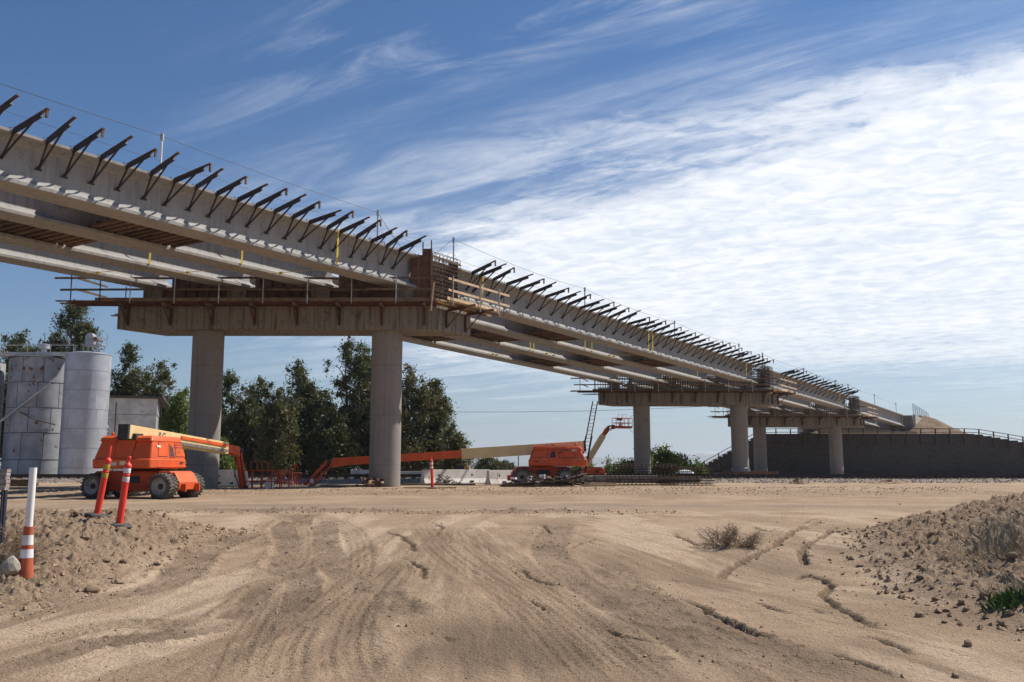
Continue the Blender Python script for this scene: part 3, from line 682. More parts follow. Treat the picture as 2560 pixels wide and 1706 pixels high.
def scatter_clods():
    rs = random.Random(11)
    spots = [(2255, 1335, .07), (2230, 1350, .05), (2205, 1362, .07), (2330, 1345, .09), (2310, 1352, .08), (2415, 1360, .10), (2300, 1455, .09),
             (2360, 1330, .06), (2430, 1296, .11), (2250, 1262, .07), (2300, 1542, .11), (2365, 1530, .06),
             (2480, 1428, .10), (2530, 1415, .12), (2525, 1440, .09), (2460, 1495, .12), (2405, 1510, .08), (2415, 1528, .08), (2340, 1500, .07), (2075, 1401, .05),
             (2300, 1425, .06), (2370, 1400, .06), (2190, 1300, .06), (2218, 1312, .06), (2400, 1265, .05), (2500, 1262, .08), (2420, 1620, .09), (2390, 1697, .07),
             (2330, 1475, .06), (2440, 1460, .07), (2280, 1480, .05), (2360, 1560, .05), (2240, 1400, .05), (2500, 1340, .07), (2385, 1440, .05)]
    spots.sort()
    for i, (a, b, s) in enumerate(spots):
        p = gp(a, b); s *= 0.62
        o = link_obj('dirt_clod', CLODS[i % 5], None, (p.x, p.y, hz(p.x, p.y) + s * 0.28), (0, 0, rs.uniform(0, 6)), (s, s * rs.uniform(.75, 1.1), s * rs.uniform(.7, .95)))
        tag(o, '%s dry brown soil clod from the left on the sandy right berm' % ordw(i), 'clod', 'soil clods on the right berm')
    for i, (a, b, s) in enumerate(sorted([(98, 1432, .06), (265, 1405, .08), (310, 1410, .07), (190, 1300, .07), (120, 1325, .08), (230, 1480, .10), (300, 1330, .09), (275, 1318, .08), (60, 1330, .07), (150, 1365, .07), (215, 1350, .06)])):
        p = gp(a, b); s *= 0.9
        o = link_obj('dirt_clod', CLODS[(i + 2) % 5], None, (p.x, p.y, hz(p.x, p.y) + s * 0.25), (0, 0, rs.uniform(0, 6)), (s, s * rs.uniform(.8, 1.2), s * .8))
        tag(o, '%s dry brown soil clod from the left on the mound below the delineator pair' % ordw(i), 'clod', 'soil clods on the left mound')
    p = gp(22, 1452); me = rock_mesh('field_stone', M['stone'], 42, 1.25, 2)
    o = link_obj('field_stone', me, None, (p.x, p.y, hz(p.x, p.y) + 0.10), (0.2, 0.1, 0.5), (0.13, 0.12, 0.13)); tag(o, 'pale angular stone beside the faded traffic cone', 'stone')
scatter_clods()

# ------------------------------------------------------------------ railway
def railway():
    t = thing('railway_track', 'railway track with rusty rails on grey ballast behind the lifts', 'railway', (0, 59.6, 0.42))
    prof = [(-.075, 0), (.075, 0), (.075, .012), (.012, .03), (.012, .13), (.036, .145), (.036, .18), (-.036, .18), (-.036, .145), (-.012, .13), (-.012, .03), (-.075, .012)]
    for dy in (-.72, .72):
        MB().prism(prof, (-75, dy, 0.10), (110, dy, 0.10), ((0, 1, 0), (0, 0, 1))).build('rail', M['rail'], t)
    tie = MB().box((0, 0, 0.02), (0.23, 2.6, 0.16)).build('sleeper', M['tie'], t); tie.location.x = -74
    for k in range(1, 300): link_obj('sleeper', tie.data, t, (-74 + k * 0.6, 0, 0))
    rs = random.Random(9); sp = []
    for k in range(8000):
        x = rs.uniform(-60, 75); y = rs.choice([rs.uniform(55.7, 58.4), rs.uniform(56.2, 58.0), rs.uniform(58.4, 61)]); s = rs.uniform(.03, .065); sp.append((x, y, hz(x, y) + s * .4, s))
    tag(crumbs('ballast_gravel', sp, M['gravel'], 8), 'grey crushed stone ballast along the railway track', 'gravel', kind='stuff')
    # concrete crossing slab beside the track
    o = MB((5.5, 57.2, 0.3)).bb(2.0, 11.5, 56.6, 57.9, 0.30, 0.62).build('crossing_panel', M['cap'], None, bev=0.02); o.location = (5.5, 57.2, 0.3)
    tag(o, 'long low grey concrete panel lying beside the track behind the debris pile', 'concrete panel')
railway()
# ------------------------------------------------------------------ the overpass under construction
EN = [Vector((-28.06, 9.0, 11.70)), Vector((-3.85, 46.2, 11.63)), Vector((23.4, 85.7, 10.50)), Vector((41.4, 111.8, 9.70)), Vector((60.2, 140.5, 8.98))]
GS, GD = 4.15, 1.70            # girder spacing along the bents, girder depth
BENTS = [None, dict(Y=46.0, xr=-6.3, xl=-15.32, zb=7.85, base=0.05), dict(Y=85.7, xr=21.1, xl=12.05, zb=6.85, base=0.0), dict(Y=111.8, xr=39.1, xl=29.95, zb=6.02, base=0.0)]
CAPH, KS = 1.55, 0.66
def span(i):
    a, b = EN[i], EN[i + 1]; d = (b - a); h = Vector((d.x, d.y, 0)).normalized(); n = Vector((h.y, -h.x, 0)); return a, d, h, n
def on_edge(i, Y, j=0):        # top outer edge of girder j in span i at distance Y
    a, d, h, n = span(i); t = (Y - a.y) / d.y
    return a + d * t + Vector((-GS * j, 0, 0))
def edge_px(i, px, j=0, dz=0.0):
    """the Y where that edge line is seen at photo column px"""
    lo, hi = EN[i].y, EN[i + 1].y
    for _ in range(50):
        m = (lo + hi) / 2; p = on_edge(i, m, j)
        if px_of(p.x, p.y, p.z + dz)[0] < px: lo = m
        else: hi = m
    return (lo + hi) / 2
bridge = thing('overpass_bridge', 'concrete highway overpass under construction with four girders on round columns', 'bridge', (-10.8, 46, 0))
BO = bridge.location
HP = [(.53, 0), (.55, .02), (.55, .14), (.44, .19), (.30, .25), (.19, .32), (.12, .42), (.10, .55), (.10, 1.40), (.15, 1.48), (.30, 1.54), (.60, 1.60), (.60, 1.70)]
GPROF = HP + [(-a, b) for a, b in HP[::-1]]
def girders():
    for i in range(4):
        y0 = EN[i].y + (1.05 if i else 0); y1 = EN[i + 1].y - (1.05 if i < 3 else 0.3)
        a, d, h, n = span(i)
        for j in range(4):
            mb = MB(BO); segs = 12 if i < 2 else 6
            for q in range(1):
                A = on_edge(i, y0, j) - n * .6 - Vector((0, 0, GD)); B = on_edge(i, y1, j) - n * .6 - Vector((0, 0, GD))
                mb.prism(GPROF, A, B, ((1 / n.x, 0, 0), (0, 0, 1)))
            mb.build('girder', M['girder'], bridge, bev=0.008)
        for b_, yy in ((i, y0 + 0.45), (i + 1, y1 - 0.45)):
            if b_ in (1, 2, 3):
                for j in range(4):
                    p = on_edge(i, yy, j) - n * .6; zt = BENTS[b_]['zb'] + CAPH
                    MB(BO).bb(p.x - .45, p.x + .45, p.y - .3, p.y + .3, zt - .02, p.z - GD - .002).build('bearing_pedestal', M['cap'], bridge)
girders()
def bents():
    for b in BENTS[1:]:
        Y = b['Y']
        for x in (b['xl'], b['xr']):
            MB(BO).lathe([(0.77, b['base'] - .3), (0.77, b['zb'] + .02)], 56, (x, Y, 0)).build('column', M['column'], bridge, smooth=True, auto=40)
        xc = (b['xl'] + b['xr']) / 2; hl = 7.87; z0, z1 = b['zb'], b['zb'] + CAPH
        c = [(xc - hl - 1.2 * KS, Y - 1.2), (xc + hl - 1.2 * KS, Y - 1.2), (xc + hl + 1.2 * KS, Y + 1.2), (xc - hl + 1.2 * KS, Y + 1.2)]
        mb = MB(BO); mb.add([(p[0], p[1], z0) for p in c] + [(p[0], p[1], z1) for p in c], MB.BF)
        mb.build('bent_cap', M['cap'], bridge, bev=0.025)
        # proud fins left by the form-panel joints on the face
        for k in range(1, 8):
            x = c[0][0] + k * (c[1][0] - c[0][0]) / 8
            MB(BO).bb(x - .012, x + .012, Y - 1.208, Y - 1.19, z0 + .03, z1 - .03).build('joint_fin', M['cap'], bridge)
        b['c'] = c; b['zt'] = z1
bents()

# ---- overhang brackets on the outer girder
def bracket_proto(hook):
    t = bpy.data.objects.new('overhang_bracket', None); COL.objects.link(t); t.empty_display_size = .2
    sl = 0.215; e = Vector((1, 0, sl)).normalized()
    MB().bar(e * -.06 + Vector((0, 0, -.03)), e * 1.42 + Vector((0, 0, -.03)), .075, .12).build('beam', M['bracket'], t)
    MB().bar(e * .02 + Vector((0, 0, .062)), e * 1.74 + Vector((0, 0, .062)), .095, .045).build('joist', M['boards'], t)
    foot = Vector((-.45, 0, -.82))
    MB().bar((.02, 0, -.10), foot, .05).build('post', M['bracket'], t)
    MB().bar(e * .98 + Vector((0, 0, -.09)), foot, .05).build('brace', M['bracket'], t)
    MB().box(foot + Vector((-.025, 0, -.02)), (.05, .24, .05)).box(foot + Vector((.0, 0, .03)), (.06, .09, .10)).build('foot', M['bracket'], t)
    MB().box((-.06, .07, .03), (.05, .03, .16)).box((-.11, -.06, .08), (.03, .03, .12)).build('hanger', M['bracket'], t)
    if hook:
        p = e * 1.70; MB().box((p.x, 0, p.z - .09), (.06, .07, .26)).build('end_clip', M['boards'], t)
    return t
PB = [bracket_proto(True), bracket_proto(False)]
BR = {0: [-42, 34, 118, 185, 252, 318, 378, 436, 490, 542, 594, 640, 687, 732, 774, 819, 851, 892, 929, 967, 999],
      1: [1181, 1200, 1233, 1267, 1301, 1333, 1364, 1394, 1421, 1450, 1474, 1497, 1523, 1547, 1571, 1590, 1611, 1633, 1652, 1671, 1690, 1708, 1726, 1744, 1760, 1775, 1790, 1807, 1822, 1836, 1850, 1863, 1876, 1889],
      2: [1953, 1962, 1976, 1990, 2001, 2012, 2024, 2036, 2046, 2056, 2066, 2077, 2087, 2097, 2107, 2116]}
SPN = ['nearest span', 'middle span', 'far span']
first = {True: True, False: True}
def place_brackets():
    rs = random.Random(5)
    for i, xs in BR.items():
        a, d, h, n = span(i)
        for k, px in enumerate(xs):
            hook = (k % 2 == 1) if i == 0 else (k % 2 == 0 if k < 24 else True)
            src = PB[0 if hook else 1]
            if first[hook]: o = src; first[hook] = False
            else: o = copy_tree(src)
            p = on_edge(i, edge_px(i, px)); o.location = p + Vector((0, 0, -.05))
            o.rotation_euler = (rs.gauss(0, .03), rs.gauss(0, .03), math.atan2(n.y, n.x) + rs.gauss(0, .07)); o.scale = (rs.uniform(.90, 1.07), 1, rs.uniform(.96, 1.05))
            tip = 'with clip at tip' if hook else 'with bare tip'
            lab = ('cut-off overhang bracket at the left picture edge' if (i == 0 and k == 0) else
                   '%s black overhang bracket from the left on the %s, %s' % (ordw(k - (1 if i == 0 else 0)), SPN[i], tip))
            tag(o, lab, 'bracket', 'overhang brackets along the outer girder')
place_brackets()

# ---- lifeline posts and cables on the girder tops
def lifelines():
    P = {0: [(421, 1.75, 0), (156, 1.1, 1), (963, 1.72, 0)], 1: [(1152, 1.72, 0), (1479, 1.6, 0), (1702, 1.55, 0), (1862, 1.6, 0), (1308, .9, 1), (1566, .7, 1)],
         2: [(1920, 1.55, 0), (2022, 1.55, 0), (2102, 1.55, 0)], 3: [(2132, 1.6, 0), (2197, 1.6, 0), (2250, 1.55, 0)]}
    where = {421: 'white lifeline post standing on the nearest span', 156: 'short lifeline post half hidden behind the near brackets at far left', 963: 'lifeline post just left of the plywood form',
             1152: 'lifeline post just right of the rebar cage on the nearest bent', 1479: 'lifeline post at a third of the middle span', 1702: 'lifeline post at two thirds of the middle span',
             1862: 'lifeline post at the end of the middle span', 1308: 'stub of a rear lifeline post early on the middle span', 1566: 'stub of a rear lifeline post midway on the middle span',
             1920: 'lifeline post above the second bent', 2022: 'lifeline post early on the far span', 2102: 'lifeline post late on the far span', 2132: 'lifeline post above the third bent', 2197: 'lifeline post midway on the last span', 2250: 'lifeline post at the abutment end of the last span'}
    tops = {0: [], 1: [], 2: [], 3: []}
    for i, L in P.items():
        a, d, h, n = span(i)
        for px, hh, j in L:
            Y = edge_px(i, px, j)
            p = on_edge(i, Y, j) - n * .5
            t = thing('lifeline_post', where[px], 'post', p, 0, 'lifeline posts on the girders')
            MB().tube([(0, 0, 0), (0.0, 0, hh)], .038, 8).build('pipe', M['galv'] if px != 421 else M['white'], t, smooth=True, auto=40)
            MB().box((0, 0, .03), (.22, .22, .06)).build('base_clamp', M['galv'], t)
            MB().box((0, 0, hh - .1), (.11, .11, .26)).build('top_sleeve', M['galv'], t)
            if j == 0: tops[i].append(p + Vector((0, 0, hh - .06)))
    def cable(pts, lab, sag=.12, r=.011):
        out = []
        for A, B in zip(pts[:-1], pts[1:]):
            for k in range(13):
                s = k / 12; out.append(A.lerp(B, s) - Vector((0, 0, sag * 4 * s * (1 - s) * (A - B).length / 15)))
        o = MB(pts[0]).tube(out, r, 5).build('lifeline_cable', M['cable']); o.location = pts[0]; tag(o, lab, 'cable', 'lifeline cables over the girders')
    a, d, h, n = span(0)
    far0 = on_edge(0, 12) - n * .5 + Vector((0, 0, 1.7))
    t0 = sorted(tops[0], key=lambda p: p.y)
    cable([far0] + t0, 'thin lifeline cable rising along the nearest span')
    cable([t0[-1], t0[-1] + Vector((1.1, 1.3, -1.55))], 'slack tail of lifeline cable beside the plywood form', .6)
    cable([tops[1][0] + Vector((-1.0, -1.2, -1.2)), tops[1][0]], 'short stay cable left of the post by the rebar cage', -.1)
    cable(sorted(tops[1], key=lambda p: p.y), 'thin lifeline cable along the middle span', .2)
    cable(sorted(tops[2], key=lambda p: p.y) + [sorted(tops[3], key=lambda p: p.y)[0]], 'thin lifeline cable along the far span', .2)
    cable(sorted(tops[3], key=lambda p: p.y), 'thin lifeline cable along the last span to the abutment', .2)
    low = [on_edge(0, y) - n * .5 + Vector((0, 0, .75)) for y in (12, 24, 35, 45)]
    cable(low, 'lower lifeline cable just above the nearest girder', .05, .008)
    a, d, h, n = span(1); low = [on_edge(1, y) - n * .5 + Vector((0, 0, .6)) for y in (47.5, 60, 72, 84)]
    cable(low, 'lower lifeline cable just above the middle span girder', .05, .008)
lifelines()

# ---- yellow tie-down straps
def straps():
    L = [(0, 844, 0, 'long yellow strap down the outer girder left of the plywood form'), (0, 606, 1, 'yellow strap hanging on the second girder near the first bent'), (0, 376, 2, 'yellow strap hanging on the third girder near the first bent'),
         (1, 1207, 0, 'yellow strap beside the rebar cage at the start of the middle span'), (1, 1622, 0, 'left one of the paired yellow straps on the middle span'), (1, 1632, 0, 'right one of the paired yellow straps on the middle span'),
         (1, 1463, 1, 'left yellow strap on the second girder of the middle span'), (1, 1480, 1, 'right yellow strap on the second girder of the middle span'), (1, 1326, 2, 'left yellow strap on the third girder of the middle span'), (1, 1335, 2, 'right yellow strap on the third girder of the middle span'),
         (1, 1866, 0, 'yellow strap at the end of the middle span'), (1, 1744, 1, 'yellow strap on the second girder near the second bent'), (2, 2100, 0, 'yellow strap near the end of the far span'), (3, 2256, 0, 'yellow strap at the abutment end of the last span')]
    for i, px, j, lab in L:
        a, d, h, n = span(i); Y = edge_px(i, px, j, -1.0); p = on_edge(i, Y, j)
        t = thing('tie_down_strap', lab, 'strap', p, math.atan2(n.y, n.x), 'yellow tie-down straps')
        MB().bar((.012, 0, .01), (-.02, 0, -GD + .13), .10, .012, (1, 0, 0)).build('webbing', M['strap'], t)
        if j < 3 and px not in (1207, 2256, 2100, 1866):
            q = on_edge(i, Y + 1.2, j + 1) - p; co = Vector((q.dot(n), q.dot(h), 0))
            A = Vector((-.03, 0, -GD - .02)); Mid = A.lerp(Vector((co.x - .55, co.y, -GD - .02)), .72); 
            MB().bar(A, Mid, .05, .012, (0, 0, 1)).build('lower_webbing', M['strap'], t)
            MB().box(Mid, (.18, .09, .07)).box(Mid + Vector((-.07, .03, -.03)), (.09, .06, .08)).build('ratchet', M['strap'], t)
            MB().bar(Mid, Vector((co.x - .55, co.y, -GD - .02)), .05, .012, (0, 0, 1)).build('tail_webbing', M['strap'], t)
straps()

# ---- hung form platforms between the girders
def form_platforms():
    L = [(0, 0, 385, 'brown plank form platform between the two nearest girders at left'), (0, 1, 108, 'brown plank form platform between second and third girder at far left'),
         (1, 0, 1394, 'plank form platform between the two outer girders early on the middle span'), (1, 0, 1649, 'plank form platform between the two outer girders late on the middle span'),
         (1, 1, 1245, 'plank form platform between second and third girder right of the first bent'), (1, 1, 1513, 'plank form platform between second and third girder midway on the middle span'),
         (1, 2, 1080, 'plank form platform between the inner girders just right of the near column'), (1, 2, 1383, 'plank form platform between the inner girders midway on the middle span')]
    for i, j, px, lab in L:
        a, d, h, n = span(i)
        lo, hi = EN[i].y, EN[i + 1].y
        for _ in range(40):
            m_ = (lo + hi) / 2; p = on_edge(i, m_, j) + Vector((-GS / 2, 0, -GD + .2)) - n * .6
            if px_of(*p)[0] < px: lo = m_
            else: hi = m_
        g = GS * n.x - 1.1 + .1; up = d.normalized()
        t = thing('form_platform', lab, 'form platform', p, math.atan2(n.y, n.x), 'form platforms between the girders')
        sl = up.z / math.hypot(up.x, up.y)
        rs = random.Random(px)
        for k in range(11):
            s = -1.85 + k * .37 + rs.uniform(-.03, .03)
            MB().box((rs.uniform(-.03, .03), s, s * sl + .02), (g + .25, rs.choice([.14, .19, .24]), .09)).build('plank', M['boards'], t)
        for q in (-.32, .32):
            MB().bar((g * q, -1.95, -1.95 * sl + .11), (g * q, 1.95, 1.95 * sl + .11), .09, .09).build('stringer', M['boards'], t)
        z = GD - .2 + .05
        MB().bar((0, -2.8, -2.8 * sl + z), (0, 2.5, 2.5 * sl + z), g - .0, .03).build('deck_form', M['ply'], t)
        for sx in (-1, 1):
            for sy in (-1.5, 1.5): MB().bar((sx * g * .32, sy, sy * sl + .1), (sx * g * .32, sy, sy * sl + z), .025).build('hanger_rod', M['rebar'], t)
form_platforms()

# ---- scaffold platforms round the bent caps
def work_platform(bi):
    b = BENTS[bi]; c = b['c']; Yf = c[0][1]; zt = b['zt']; zd = zt - .36; near = bi == 1
    nm = {1: 'nearest bent', 2: 'second bent', 3: 'third bent'}[bi]
    xl, xr = c[0][0], c[1][0]
    t = thing('work_platform', 'timber work platform with guard rails bracketed round the %s' % nm, 'scaffold', (xl, Yf, zd), 0, 'work platforms round the bents')
    o = t.location; rs = random.Random(bi * 7)
    P = lambda n_, mb, m: mb.build(n_, m, t)
    x0 = xl - 2.7
    for r in range(5):                                  # front deck
        y = Yf - .22 - r * .215; x = x0 + rs.uniform(0, 1.2)
        while x < xr - .1:
            e = min(x + rs.uniform(3.6, 4.9), xr + .12); P('plank', MB(o).bb(x, e - .02, y - .1, y + .1, zd, zd + .045), M['wood']); x = e
    for y in (Yf - .35, Yf - .95): P('stringer', MB(o).bb(xl - 1.9, xr + .05, y - .05, y + .05, zd - .10, zd - .002), M['jack'])
    P('kick_board', MB(o).bb(xl - .6, xr + .1, Yf - 1.24, Yf - 1.20, zd + .0, zd + .16), M['wood'])
    # back deck, seen at the left end
    for r in range(4):
        y = c[3][1] + .2 + r * .215; P('plank', MB(o).bb(xl - 1.2 + rs.uniform(-.6, .6), xr + 1.0, y - .1, y + .1, zd, zd + .045), M['wood'])
    nb = 8
    for k in range(nb):                                 # steel jacks under the deck
        x = xl + .55 + k * (xr - xl - 1.15) / (nb - 1)
        mb = MB(o); mb.bar((x, Yf - .06, zd - .12), (x, Yf - .06, zd - 1.0), .09, .10)
        mb.bar((x, Yf - .04, zd - .15), (x, Yf - 1.25, zd - .15), .07, .08); mb.bar((x, Yf - .07, zd - .97), (x, Yf - 1.05, zd - .18), .045, .045)
        mb.box((x, Yf - .55, zd - .25), (.05, .05, .14))
        P('support_bracket', mb, M['jack'])
        P('cross_timber', MB(o).bar((x + .1, Yf - .1, zd - .10), (x + .1, Yf - 1.42, zd - .14), .10, .12), M['wood'])
    xs = [xl - 1.75, xl - .35] + [xl + 1.1 + k * 2.13 for k in range(7)]
    for x in xs:
        if x > xr: continue
        P('rail_post', MB(o).tube([(x, Yf - 1.27, zd - .12), (x + rs.uniform(-.02, .02), Yf - 1.27, zd + 1.28)], .028, 8), M['galv'] if x > xl - .2 else M['bracket'])
    for zr, xa in ((1.12, xl - 2.6), (.56, xl - 2.3)):
        x = xa
        while x < xr - .3:
            e = min(x + rs.uniform(4.2, 5.2), xr + .35); y = Yf - 1.22 + rs.uniform(-.01, .01)
            P('guard_rail', MB(o).bar((x, y, zd + zr + rs.uniform(-.03, .03)), (e + .1, y, zd + zr + rs.uniform(-.03, .03)), .04, .10), M['wood']); x = e
    # left end returns
    ex = xl - 1.75
    for zr in (1.05, .5): P('guard_rail', MB(o).bar((ex + .9, Yf + .6, zd + zr), (ex + .2, Yf - 1.3, zd + zr + .08), .04, .10), M['wood'])
    P('rail_post', MB(o).tube([(xl - .2, Yf + 1.3, zd), (xl - .2, Yf + 1.3, zd + 1.2)], .028, 8), M['bracket'])
    # right end deck along the end face
    f = Vector((c[1][0], c[1][1], 0)); g = Vector((c[2][0], c[2][1], 0)); u = (g - f).normalized(); n = Vector((u.y, -u.x, 0)); up = Vector((0, 0, 1))
    W = lambda s, q, z: f + u * s + n * q + Vector((0, 0, z))
    for r in range(5):
        s0 = -.9 + rs.uniform(-.3, .3) + .1 * r; s1 = 4.4 + rs.uniform(-.6, .9)
        P('plank', MB(o).bar(W(s0, .18 + r * .2, zd + .07), W(s1, .18 + r * .2, zd + .07), .185, .045), M['newwood'])
    P('kick_board', MB(o).bar(W(-.6, 1.13, zd + .17), W(3.9, 1.13, zd + .17), .03, .15), M['newwood'])
    for s in (.75, 2.35):
        mb = MB(o); mb.bar(W(s, .06, zd - .16), W(s, .06, zd - 1.05), .09, .10); mb.bar(W(s, .04, zd - .18), W(s, 1.3, zd - .12), .07, .08); mb.bar(W(s, .07, zd - 1.02), W(s, 1.05, zd - .17), .045)
        P('support_bracket', mb, M['jack']); P('cross_timber', MB(o).bar(W(s + .12, .05, zd - .08), W(s + .12, 1.75, zd - .02), .09, .11), M['wood'])
    for q in (.3, .9): P('stringer', MB(o).bar(W(-.5, q, zd - .01), W(4.2, q, zd - .01), .09, .09), M['wood'])
    for s in (-.25, 2.05, 3.75): P('rail_post', MB(o).tube([W(s, 1.2, zd - .15), W(s + .02, 1.2, zd + 1.32)], .03, 8), M['galv'])
    for zr in (1.14, .58): P('guard_rail', MB(o).bar(W(-.55, 1.16, zd + zr), W(4.75, 1.16, zd + zr - .04), .04, .11), M['newwood'])
    P('rail_post', MB(o).bar(W(4.3, 1.12, zd), W(4.3, 1.12, zd + 1.15), .09, .05), M['wood'])
    if near:
        o2 = MB((c[0][0] - 1.0, Yf + .2, zd + .05)).lathe([(.13, 0), (.17, .34), (.18, .35), (.16, .36), (.0, .35)], 20, (c[0][0] - 1.0, Yf + .2, zd + .05)).build('bucket', M['orange_d'], None, smooth=True, auto=40)
        o2.location = (c[0][0] - 1.0, Yf + .2, zd + .05); tag(o2, 'orange plastic bucket on the left end of the near work platform', 'bucket')
        P('plank', MB(o).bar((xr - .15, Yf - 1.32, zd - .5), (xr - .02, Yf - 1.30, zd + .9), .035, .07), M['newwood'])
for bi in (1, 2, 3): work_platform(bi)

# ---- diaphragm form (plywood) and reinforcing cages on the bents
def diaphragm_near():
    b = BENTS[1]; zt = b['zt']; Yf = b['Y'] - .98; xr = -3.98
    t = thing('diaphragm_form', 'reddish brown plywood diaphragm form standing on the nearest bent', 'formwork', (-11, Yf, zt)); o = t.location
    ztop = EN[1].z + .02
    MB(o).bb(-18.2, -5.35, Yf - .02, Yf, zt, zt + .58).build('lower_panel', M['ply'], t)
    for k in range(22):
        x = -18.0 + k * .58; MB(o).bb(x - .045, x + .045, Yf - .11, Yf - .022, zt, zt + .57).build('stud', M['boards'], t)
    MB(o).bb(-18.2, -5.3, Yf - .16, Yf - .112, zt + .40, zt + .50).build('waler', M['wood'], t)
    for j in range(3):
        xa = on_edge(0, Yf, j).x - GS + .12; xb = on_edge(0, Yf, j).x - 1.28
        MB(o).bb(xa, xb, Yf + .03, Yf + .05, zt + .58, ztop - .25).build('bay_panel', M['ply'], t)
        for k in range(5):
            x = xa + (k + .5) * (xb - xa) / 5; MB(o).bb(x - .04, x + .04, Yf - .06, Yf + .028, zt + .585, ztop - .3).build('stud', M['boards'], t)
    xa = on_edge(0, Yf, 0).x - .45
    MB(o).bb(xa, xr, Yf - .06, Yf - .035, zt + .02, ztop - .02).build('end_panel', M['ply'], t)
    for x, zz in ((xa + .07, -.15), (xa + .40, 0), (xa + .62, .62), (xa + .88, 0.0), (xr - .045, .72)):
        MB(o).bb(x - .03, x + .03, Yf - .15, Yf - .061, zt + .03, ztop + zz).build('stud', M['ply'] if zz > .1 else M['wood'], t)
    MB(o).bb(xa + .62, xr, Yf - .06, Yf - .035, ztop - .018, ztop + .30).build('top_board', M['ply'], t)
diaphragm_near()
def cage(bi):
    b = BENTS[bi]; zt = b['zt']; Y = b['Y']; ztop = EN[bi].z; xr = b['c'][1][0]; near = bi == 1
    nm = {1: 'dense rebar cage beside the plywood form on the nearest bent', 2: 'open rebar cage rising from the second bent', 3: 'rebar cage with upright bars on the third bent'}[bi]
    Xr = xr - .25
    t = thing('rebar_cage', nm, 'rebar cage', (xr - 1, Y, zt), 0, 'rebar cages on the bents'); o = t.location; rs = random.Random(bi)
    u = Vector((KS, 1, 0)); f = Vector((Xr, Y - .88, 0)); L = 1.95
    W = lambda s, q, z: f + u * s + Vector((q, 0, z))
    r = .017 if near else .022
    nv = 9 if near else 10
    for lay in ((0, -.26) if near else (0, -.3, -.7)):
        for k in range(nv):
            s = L * k / (nv - 1)
            p = [W(s, lay, zt), W(s, lay, ztop + .12)]
            if lay == 0 and near:      # bent-over hairpin tops
                p += [W(s - .02, lay - .06, ztop + .24), W(s - .04, lay - .22, ztop + .27), W(s - .05, lay - .34, ztop + .18), W(s - .05, lay - .36, ztop - .1)]
            MB(o).tube([q + Vector((rs.gauss(0, .008), 0, 0)) for q in p], r, 5).build('vertical_bar', M['rebar'], t)
        for k in range(11 if near else 8):
            z = zt + .10 + k * (ztop - zt - .15) / (10 if near else 7)
            MB(o).tube([W(-.06, lay + .02, z), W(L + .08, lay + .02, z + rs.gauss(0, .01))], r, 5).build('horizontal_bar', M['rebar'], t)
    if near:
        for k in range(14): 
            z = zt + .1 + rs.random() * 2.0; s = rs.uniform(0, L); MB(o).tube([W(s, -1.6, z), W(s + rs.gauss(0, .05), .05, z)], .012, 5).build('tie_bar', M['rebar'], t)
        for k in range(10):
            s = L * (k % 5) / 4; q = -.5 - .35 * (k // 5); MB(o).tube([W(s, q, zt), W(s, q, ztop + .1)], r, 5).build('vertical_bar', M['rebar'], t)
        MB(o).add([W(.05, -.62, zt + .05), W(L, -.62, zt + .05), W(L, -.62, ztop - .05), W(.05, -.62, ztop - .05), W(.05, -.66, zt + .05), W(L, -.66, zt + .05), W(L, -.66, ztop - .05), W(.05, -.66, ztop - .05)], MB.BF).build('dark_backing', M['boards'], t)  # added dark sheet standing in for the shaded inside of the cage
        MB(o).bar(W(L + .05, -.4, zt), W(L + .05, -.4, ztop + .12), .5, .03, (0, 1, 0)).build('end_form', M['ply'], t)
        MB(o).bar(W(-.1, .03, ztop - .02), W(L - .1, .03, ztop - .06), .05, .12).build('template_board', M['wood'], t)
        MB(o).tube([W(L - .2 + .32 * math.cos(a_), -.3, ztop + .30 + .26 * math.sin(a_)) for a_ in np.linspace(0, 6.0, 16)], .010, 5).build('wire_coil', M['rebar'], t)
    else:                              # far bents: the cage runs the whole cap, one mesh per direction
        mb = MB(o); x0 = b['c'][0][0] + .6; n_ = 66
        for k in range(n_):
            x = x0 + k * (Xr - x0) / n_
            for yy in (-.85, 0, .85): mb.tube([(x + KS * yy, Y + yy, zt), (x + KS * yy, Y + yy, ztop - (.15 if bi == 2 else .75) + rs.uniform(-.05, .05))], .026, 4)
        tag(mb.build('upright_bars', M['rebar'], t), kind='stuff')
        mb = MB(o)
        for k in range(7 if bi == 2 else 2):
            z = zt + .1 + k * .24
            for yy in (-.87, .87): mb.tube([(x0 + KS * yy, Y + yy, z), (Xr + KS * yy, Y + yy, z)], .024, 4)
        tag(mb.build('long_bars', M['rebar'], t), kind='stuff')
for bi in (1, 2, 3): cage(bi)
def girder_end_bars():
    a, d, h, n = span(0)
    for k, (px, s) in enumerate(((945, .26), (958, .3), (978, .28))):
        p = on_edge(0, edge_px(0, px)) - n * .5; t = MB(p).tube([p + h * (s * .5 * math.cos(q)) + Vector((0, 0, .02 + s * math.sin(q))) for q in np.linspace(0, math.pi, 9)], .022, 6).build('lifting_loop', M['rebar'], None); t.location = p
        tag(t, '%s strand lifting loop from the left on the near girder end' % ORD[k], 'lifting loop', 'lifting loops on the girder')
girder_end_bars()
